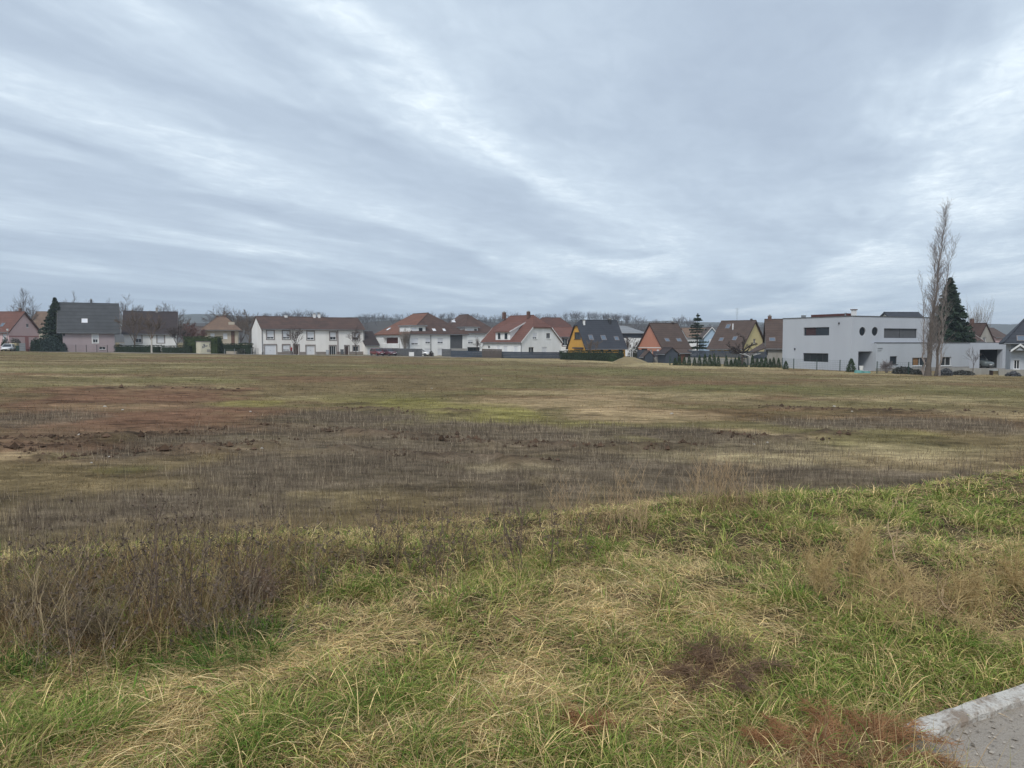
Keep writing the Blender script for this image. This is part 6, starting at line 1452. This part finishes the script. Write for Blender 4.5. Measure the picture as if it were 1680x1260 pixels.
mb = MB(); mb.tube((0, 0, -.12), (0, 0, .5), .03, .02, n=5); tmesh = mb.mesh('stem'); tmesh.materials.append(M_BARK)
for p_ in protos: p_.materials.append(M_THUJA)
for i, (px, hh) in enumerate(TH):
    D = 113 + (px-1105)*(104.5-113)/(1284-1105)-.8
    root = tag(empty('young_thuja', gpt(px, D), rng_.uniform(0, 6)), ORD[i]+' young thuja from the left in the row along the wire fence', 'shrub', 'young thujas along the wire fence')
    o = link('foliage', protos[i % 4], None, root); o.scale = (1.15+.3*rng_.random(), 1.15, hh*1.15); o = link('stem', tmesh, None, root)
for px, D, hh, lab in ((1290, 99, 1.0, 'lone small thuja at left corner of the modern house'), (1397.5, 91.5, 1.5, 'small bushy conifer left of the dark porch')):
    root = tag(empty('young_thuja', gpt(px, D)), lab, 'shrub'); o = link('foliage', protos[1], None, root); o.scale = (1.3*hh, 1.3*hh, hh*1.05); link('stem', tmesh, None, root)
# grassy mound of spoil
def mound(label, px, D, w, d, hh, seed):
    p = gpt(px, D); n = 28; vs = []; cols = []
    X, Y = np.meshgrid(np.linspace(-1.25, 1.25, n), np.linspace(-1.25, 1.25, n)); r = np.hypot(X, Y); Z = hh*np.clip(1-r**1.6, -.25, 1)*(.75+.5*fbm(X*2+seed, Y*2, 3, seed))
    x = p.x+X*w/2; y = p.y+Y*d/2; z = gz(x, y)+Z-.02*(r > .95)-.15*(r > 1.0)
    idx = np.arange(n*n).reshape(n, n); Fq = np.stack([idx[:-1,:-1], idx[:-1,1:], idx[1:,1:], idx[1:,:-1]], -1).reshape(-1, 4)
    C = np.zeros((n, n, 3)); k = fbm(X*3, Y*3, 3, seed+1)[..., None]; C[:] = C_STRAW*(1-k)*.75+C_GRASS*k*.8
    V = np.stack([x, y, z], -1).reshape(-1, 3); V -= np.array(p)
    o = link('mound', np_mesh('mound', V, Fq, C.reshape(-1, 3), True), attr_mat('mound_earth', 0, .95)); o.location = p; tag(o, kind='structure')
    return o
mound('', 1034, 122, 6.2, 5, .95, 3)
# ---------------------------------------------------------------- wooded hills on the skyline
SKY_L = [(-900,520),(-500,522),(-200,523),(0,524),(230,523),(300,518),(330,518),(360,519),(400,517),(430,514),(470,516),(520,514),(560,515),(590,519),(620,515),(660,512),(700,512),(740,511),(775,510),(800,516),(840,519),(880,516),(930,516),(980,517),(1010,518),(1060,520),(1100,523),(1150,524),(1200,523),(1250,524),(1300,525),(1400,528),(1520,533),(1600,536),(1660,536),(1800,534),(2100,532),(2600,530)]
def prof(px): return np.interp(px, [a for a, b in SKY_L], [b for a, b in SKY_L])
def hill(name, D, lower, m, depth=160, jag=0):
    pxs = np.linspace(-900, 2600, 160); vs = []; n = len(pxs)
    rows = [(-.5, 0.0), (-.25, .45), (-.08, .86), (0, 1.0), (.3, .9), (1.0, 0.0)]
    for f, hh in rows:
        for px in pxs:
            x = TX(px)*D; zt = zpx(float(prof(px))+lower, D); zb = -12.0
            vs.append((x*(1+f*depth/D), D+f*depth, zb+(zt-zb)*hh if hh < 1 else zt))
    fs = [(i*n+j, i*n+j+1, (i+1)*n+j+1, (i+1)*n+j) for i in range(len(rows)-1) for j in range(n-1)]
    mb = MB(); mb.add(vs, fs); o = mb.build(name, m)
    for p_ in o.data.polygons: p_.use_smooth = True
    return tag(o, kind='structure')
M_HILL = mat('wooded_hillside', (.050, .042, .037), (.066, .058, .045), .02, .95)
M_HILL2 = mat('far_hillside', (.055, .060, .050), (.09, .085, .06), .006, .95)
hill('hill', 640, 12, M_HILL, 200)
def far_hill():
    D = 1500; pts = [(-900,517),(-300,516),(100,518),(250,517),(300,515),(340,516),(400,518),(600,521),(1000,526),(1400,531),(1560,531),(1620,532),(1660,531),(1720,529),(2600,524)]
    pxs = np.linspace(-900, 2600, 90); n = len(pxs); vs = []
    for f, hh in ((-.3, 0), (-.12, .6), (0, 1), (.3, .6), (.5, 0)):
        for px in pxs:
            zt = zpx(float(np.interp(px, [a for a, b in pts], [b for a, b in pts])) + 1.2*math.sin(px*.05), D); vs.append((TX(px)*D*(1+f*.3), D*(1+f*.5), -12+(zt+12)*hh))
    fs = [(i*n+j, i*n+j+1, (i+1)*n+j+1, (i+1)*n+j) for i in range(4) for j in range(n-1)]
    mb = MB(); mb.add(vs, fs); o = mb.build('far_hill', M_HILL2); tag(o, kind='structure')
    for p_ in o.data.polygons: p_.use_smooth = True
far_hill()
def woods():
    """the bare wood covering the ridge: each limb and twig a thin ribbon"""
    protos = []
    for k in range(9):
        sg = Segs(); rng = random.Random(200+k); nar = k in (2, 5)
        q = Vector((0, 0, -1.5))
        for j in range(3): q2 = q+Vector((rng.gauss(0, .12), rng.gauss(0, .12), 1.5)); sg.add(q, q2, .16, .14); q = q2
        for j in range(6):
            a = j*1.05+rng.random(); sp = .20 if nar else .50
            grow(sg, q-Vector((0, 0, rng.random()*1.5)), Vector((math.cos(a)*sp, math.sin(a)*sp, 1)), rng.uniform(4.5, 6.5), .09, 2, rng, .48, .10, (4, 4), 2, .60, .09, .034)
        A = np.array(sg.a); B = np.array(sg.b); r0 = np.array(sg.r0); r1 = np.array(sg.r1); g = np.random.default_rng(k)
        d = B-A; sd = np.cross(d, g.normal(size=d.shape)); sd /= np.linalg.norm(sd, axis=1)[:, None]
        V = np.stack([A-sd*r0[:, None], A+sd*r0[:, None], B+sd*r1[:, None], B-sd*r1[:, None]], 1).reshape(-1, 3)/9.0
        protos.append((V, np.arange(len(V)).reshape(-1, 4)))
    rng = np.random.default_rng(7); VV = []; FF = []; o = 0
    for row, (f_, hh_, n, hmin, hmax) in enumerate(((-.25, .45, 60, 6, 9), (-.16, .66, 90, 6, 9), (-.08, .86, 140, 5, 8), (-.02, .96, 230, 4.5, 7.5), (.05, .97, 170, 5, 8.5))):
        D = 640+f_*200
        px = rng.uniform(335, 1330, n)
        for p_ in px:
            dj = rng.uniform(-5, 5); x = TX(p_)*(D+dj); y = D+dj; zt = -12+(zpx(float(prof(p_))+12, 640)+12)*hh_-.8
            s_ = rng.uniform(hmin, hmax)*(.55+.85*vnoise(p_*.025, 0, 5)); V, Fc = protos[rng.integers(9)]
            if p_ > 1150: s_ *= .75
            a = rng.uniform(0, 6.28); c, sn = math.cos(a), math.sin(a)
            W_ = np.stack([V[:, 0]*c-V[:, 1]*sn, V[:, 0]*sn+V[:, 1]*c, V[:, 2]], -1)*s_+np.array((x, y, zt)); VV.append(W_); FF.append(Fc+o); o += len(W_)
    ob = link('woodland', np_mesh('woodland', np.concatenate(VV), np.concatenate(FF)), mat('woodland_twigs', (.098, .078, .068), (.070, .057, .052), .01, .95)); tag(ob, 'leafless brown wood covering the low ridge behind the houses', 'wood', kind='stuff')
    print('woods tris', sum(len(f) for f in FF)*2)
woods()
# ---------------------------------------------------------------- the damp air
mb = MB(); mb.box((-2620, -2620, -16), (2620, 2620, 62)); hz_ = mb.build('haze', None); tag(hz_, 'thin damp haze hanging over the fields and hills', 'haze', kind='stuff')
m = bpy.data.materials.new('haze_air'); m.use_nodes = True; t = m.node_tree; t.nodes.clear()
pv = N(t, 'ShaderNodeVolumePrincipled'); pv.inputs['Color'].default_value = (.78, .86, .96, 1); pv.inputs['Density'].default_value = 0.00034; pv.inputs['Anisotropy'].default_value = .1
ou = N(t, 'ShaderNodeOutputMaterial'); L(t, pv.outputs[0], ou.inputs['Volume']); hz_.data.materials.append(m)
# ---------------------------------------------------------------- dead weeds, rusty bushes and stones on the verge
M_STEM = mat('dead_stem', (.26, .205, .135), (.15, .115, .078), 9, .9); M_STEMD = mat('dark_dead_stem', (.150, .108, .085), (.100, .072, .058), 9, .9)
M_SEED = mat('seed_head', (.105, .078, .062), (.180, .135, .098), 30, .95); M_STEMT = mat('tan_stem', (.48, .345, .205), (.36, .25, .145), 9, .9)
M_RUST = mat('rusty_weed', (.37, .195, .090), (.24, .120, .058), 12, .95); M_BRN = mat('brown_weed', (.52, .385, .180), (.37, .265, .125), 12, .95)
M_DULL = mat('dull_olive_weed', (.225, .175, .110), (.135, .105, .068), 12, .95)
def weed_mesh(seed, stems, hmin, hmax, rad, heads=True, branch=6, lean=.18, r=.0022):
    rng = random.Random(seed); sg = Segs(); pts = []
    for s_ in range(stems):
        a = rng.uniform(0, 6.283); p = Vector((math.cos(a)*rad*rng.random(), math.sin(a)*rad*rng.random(), -.03)); h_ = rng.uniform(hmin, hmax)
        d = Vector((rng.gauss(0, lean), rng.gauss(0, lean), 1)).normalized(); n = 5; q = p
        for i in range(n):
            d = (d+Vector((rng.gauss(0, .09), rng.gauss(0, .09), .02))).normalized(); q2 = q+d*h_/n; rr = r*(1-.55*i/n); sg.add(q, q2, rr, rr*.88)
            if i >= 1:
                for b in range(rng.randint(0, max(1, branch//2))):
                    f = rng.random(); o = q.lerp(q2, f); az = rng.uniform(0, 6.283); bd = (d*.75+Vector((math.cos(az), math.sin(az), .25))*.6).normalized(); ln = rng.uniform(.04, .15); e = o+bd*ln
                    sg.add(o, e, r*.5, r*.35)
                    if rng.random() < .5: e2 = e+(bd+Vector((rng.gauss(0, .5), rng.gauss(0, .5), .3))).normalized()*ln*.6; sg.add(e, e2, r*.35, r*.25); pts.append(e2) if rng.random() < .5 else None
                    if rng.random() < .45: pts.append(e)
            q = q2
        pts.append(q)
    V, Fc = sg.arrays(3); m1 = np_mesh('stem', V, Fc)
    if not heads: return m1, None
    g = np.random.default_rng(seed); C = np.repeat(np.array([tuple(p) for p in pts]), 6, 0)+g.normal(0, .006, (len(pts)*6, 3)); V, Fc = quads(g, C, .008); sh = np_mesh('seed_heads', V, Fc); return m1, sh
def scatter(name, label, group, spots, variants, ms, mh, seed, cat='weed', smin=.8, smax=1.2):
    rng = random.Random(seed)
    for me in variants:
        me[0].materials.append(ms)
        if me[1]: me[1].materials.append(mh)
    for i, (x, y) in enumerate(spots):
        v = variants[i % len(variants)]; root = tag(empty(name, (x, y, gz1(x, y)), rng.uniform(0, 6.28)), label, cat, group)
        k = rng.uniform(smin, smax); o = link('stems', v[0], None, root); o.scale = (k, k, k); o['kind'] = 'stuff'
        if v[1]: o = link('seed_heads', v[1], None, root); o.scale = (k, k, k); o['kind'] = 'stuff'
def spots(seed, n, boxes):
    """places on the verge under pixel boxes of the photograph"""
    rng = random.Random(seed); out = []
    tot = sum(b[4] for b in boxes)
    for x0, y0, x1, y1, w in boxes:
        for i in range(int(n*w/tot)): p = vpix(rng.uniform(x0, x1), rng.uniform(y0, y1)); out.append((float(p[0]), float(p[1])))
    return out
scatter('dry_weed', 'dead brown branching weed with seed heads in the thicket at left of verge', 'dead weeds at the left of the verge', spots(1, 44, [(0, 940, 560, 1010, 5), (60, 1000, 420, 1060, 3), (0, 900, 600, 950, 3), (0, 1040, 160, 1110, 1)]), [weed_mesh(300+i, 7, .14, .44, .18, True, 5, .42) for i in range(8)], M_STEM, M_SEED, 5)
scatter('tall_weed', 'tall dark dead weed stem rising out of the left thicket', 'tall dark weeds at the left', spots(2, 12, [(120, 990, 330, 1040, 3), (330, 960, 420, 1010, 2)]), [weed_mesh(320+i, 3, .40, .66, .06, True, 5, .10, .003) for i in range(4)], M_STEMD, M_SEED, 6)
scatter('dark_weed', 'dark-headed dead weed standing at the middle crest of the verge', 'dark-headed weeds at the middle crest', spots(3, 16, [(640, 905, 960, 950, 4), (560, 900, 640, 960, 1), (660, 950, 740, 990, 1)]), [weed_mesh(340+i, 5, .28, .5, .09, True, 7, .16) for i in range(5)], M_STEMD, M_SEED, 7)
scatter('tan_weed', 'tan upright dead weed at the crest before the stubble', 'tan weeds along the crest', spots(4, 14, [(1130, 822, 1250, 842, 4), (960, 860, 1060, 880, 2), (880, 870, 960, 890, 1)]), [weed_mesh(360+i, 8, .25, .5, .2, False, 6, .14) for i in range(4)], M_STEMT, None, 8)
scatter('pale_weed', 'pale straw coloured dead weed among the dark stalks at the left', 'pale dead weeds at the left', spots(9, 16, [(0, 960, 560, 1040, 3), (0, 1040, 200, 1110, 1)]), [weed_mesh(380+i, 6, .16, .42, .16, False, 4, .42) for i in range(4)], mat('pale_dead_stem', (.50, .39, .235), (.36, .27, .16), 9, .9), None, 11)
def fluff(seed, w, h_, n, twig=.07, flat=False):
    """dead weed: wiry stems, side stems on them, and fine twigs on those"""
    rng = random.Random(seed); sg = Segs(); ns = max(10, n//90)
    def vec(): return Vector((rng.gauss(0, 1), rng.gauss(0, 1), rng.gauss(0, 1)))
    for i in range(ns):
        a = rng.uniform(0, 6.283); p = Vector((math.cos(a), math.sin(a), 0))*w*(.42 if flat else .16)*rng.random()
        d = Vector((math.cos(a+rng.gauss(0, .5))*(.9 if flat else w/h_*.55)*rng.random(), math.sin(a+rng.gauss(0, .5))*(.9 if flat else w/h_*.55)*rng.random(), .22 if flat else 1)).normalized()
        ln = (w*.55 if flat else h_*1.05)*rng.uniform(.45, 1.15); q = p; k = 6
        for j in range(k):
            d = (d+vec()*.13).normalized(); q2 = q+d*ln/k; q2.z = max(q2.z, .01); q2.z = min(q2.z, h_*(.9 if flat else 1.2)); sg.add(q, q2, .0024*(1-.6*j/k), .0022*(1-.6*(j+1)/k))
            for b in range(int(14*(.35 if j < 2 and not flat else 1))):
                o = q.lerp(q2, rng.random()); bd = (d*.6+vec()*.7).normalized(); e = o+bd*twig*rng.uniform(.4, 1.2); e.z = max(e.z, .008) if not flat else min(max(e.z, .008), h_*1.15); sg.add(o, e, .0011, .0008)
                e2 = e+(bd+vec()*.6).normalized()*twig*.45; e2.z = max(e2.z, .008) if not flat else min(max(e2.z, .008), h_*1.25); sg.add(e, e2, .0009, .0006)
            q = q2
    V, Fc = sg.arrays(3); return np_mesh('twigs', V, Fc)
def bush(name, label, px, py, w, h_, n, m, seed, twig=.07, flat=False):
    x, y = vpix(px, py); root = tag(empty(name, (float(x), float(y), gz1(x, y)+.01)), label, 'weed'); link('twigs', fluff(seed, w, h_, n, twig, flat), m, root)
    mb = MB(); mb.tube((0, 0, -.05), (.02, .01, h_*.6), .006, .003, n=5); mb.build('stem', m, root)
bush('dead_bush', 'rusty upright dead weed standing in the right part of the verge', 1345, 985, .36, .34, 669, M_BRN, 1)
bush('dead_bush', 'paler brown dead weed behind the rusty upright one', 1400, 940, .36, .40, 564, M_BRN, 2)
bush('dead_bush', 'wide tangled brown dead weed between rusty weed and right edge', 1480, 1000, .80, .14, 740, M_BRN, 3, .12, True)
bush('dead_bush', 'rusty brown dead weed near the right edge of the verge', 1590, 985, .40, .30, 634, M_BRN, 4)
bush('dead_bush', 'brown dead weed cut by the right picture edge', 1665, 960, .45, .32, 599, M_BRN, 5)
bush('dead_mat', 'bright rust coloured mat of dead weed beside the kerb end', 1420, 1222, .42, .035, 4200, M_RUST, 6, .05, True)
bush('dead_mat', 'second rusty mat of dead weed at bottom edge left of the kerb', 1320, 1252, .34, .03, 1800, M_RUST, 7, .05, True)
bush('dead_mat', 'dark brown flattened weed patch in the straw right of centre', 1180, 1095, .42, .05, 1512, mat('dark_brown_weed', (.22, .140, .085), (.14, .09, .058), 12, .95), 8, .08, True)
bush('dead_mat', 'small rusty weed patch below the centre straw', 965, 1185, .22, .04, 504, M_RUST, 9, .05, True)
bush('dead_bush', 'feathery brown dead weed at far left of the verge', 40, 1010, .60, .28, 740, M_DULL, 10, .09)
bush('dead_bush', 'feathery brown dead weed beside the tall dark stems', 150, 1040, .50, .28, 634, M_DULL, 11, .09)
bush('dead_bush', 'dull brown dead weed among stalks left of centre', 430, 985, .45, .24, 529, mat('dull_brown_weed', (.24, .165, .115), (.15, .10, .075), 12, .95), 12, .08)
#dry branches sticking out of the right-hand tangle
def twigtree(label, px, py, seed, ln):
    rng = random.Random(seed); x, y = vpix(px, py); root = tag(empty('dry_branch', (float(x), float(y), gz1(x, y)+.04), rng.uniform(0, 6)), label, 'branch'); sg = Segs()
    grow(sg, (0, 0, 0), (1, .1, .38), ln, .0075, 2, rng, .65, .05, (4, 6), 7, .45, .16, .0015, .15); V, Fc = sg.arrays(5); link('branch', np_mesh('branch', V, Fc), M_STEMT, root)
twigtree('pale dry branch lying over the brown weeds at right', 1500, 960, 3, .75); twigtree('shorter pale dry branch low in the weeds near the kerb', 1570, 1010, 5, .45)
# pale stones lying in the field
SL = ['pale stone on the left beside the dark track ridge', 'pale stone in the reddish soil, upper left', 'pale stone in the reddish soil right of another stone', 'pale stone at right rim of the reddish soil patch', 'pale stone at end of the left track ridge', 'large pale stone on the tan soil right of centre', 'large pale stone on the green grass at right', 'smaller pale stone right of the large one at right', 'pale stone in dark soil below the right stubble', 'far pale stone left of the picture middle', 'far pale stone at the picture middle', 'small pale stone between the two left track ridges', 'small pale stone left of the one in dark soil', 'smallest pale stone below the left track ridges']
rs = np.random.default_rng(3); M_STN = mat('pale_stone', (.52, .48, .42), (.40, .36, .31), 20, .9)
for i, (px, py, sz) in enumerate(((130, 716, .16), (172, 667, .2), (201, 675, .16), (411, 676, .16), (430, 735, .13), (1102, 680, .22), (1369, 667, .22), (1398, 675, .15), (1259, 727, .14), (708, 638, .2), (790, 624, .22), (180, 751, .12), (1237, 730, .12), (150, 760, .1))):
    x, y = gpix(px, py); me = bpy.data.meshes.new('stone'); bm = bmesh.new(); bmesh.ops.create_icosphere(bm, subdivisions=2, radius=sz*.33)
    for v in bm.verts: v.co *= rs.uniform(.75, 1.2); v.co.z *= .6
    bm.to_mesh(me); bm.free(); o = link('stone', me, M_STN); o.location = (float(x), float(y), gz1(x, y)+sz*.12); o.rotation_euler = (0, 0, i); tag(o, SL[i], 'stone', 'pale stones scattered on the field')
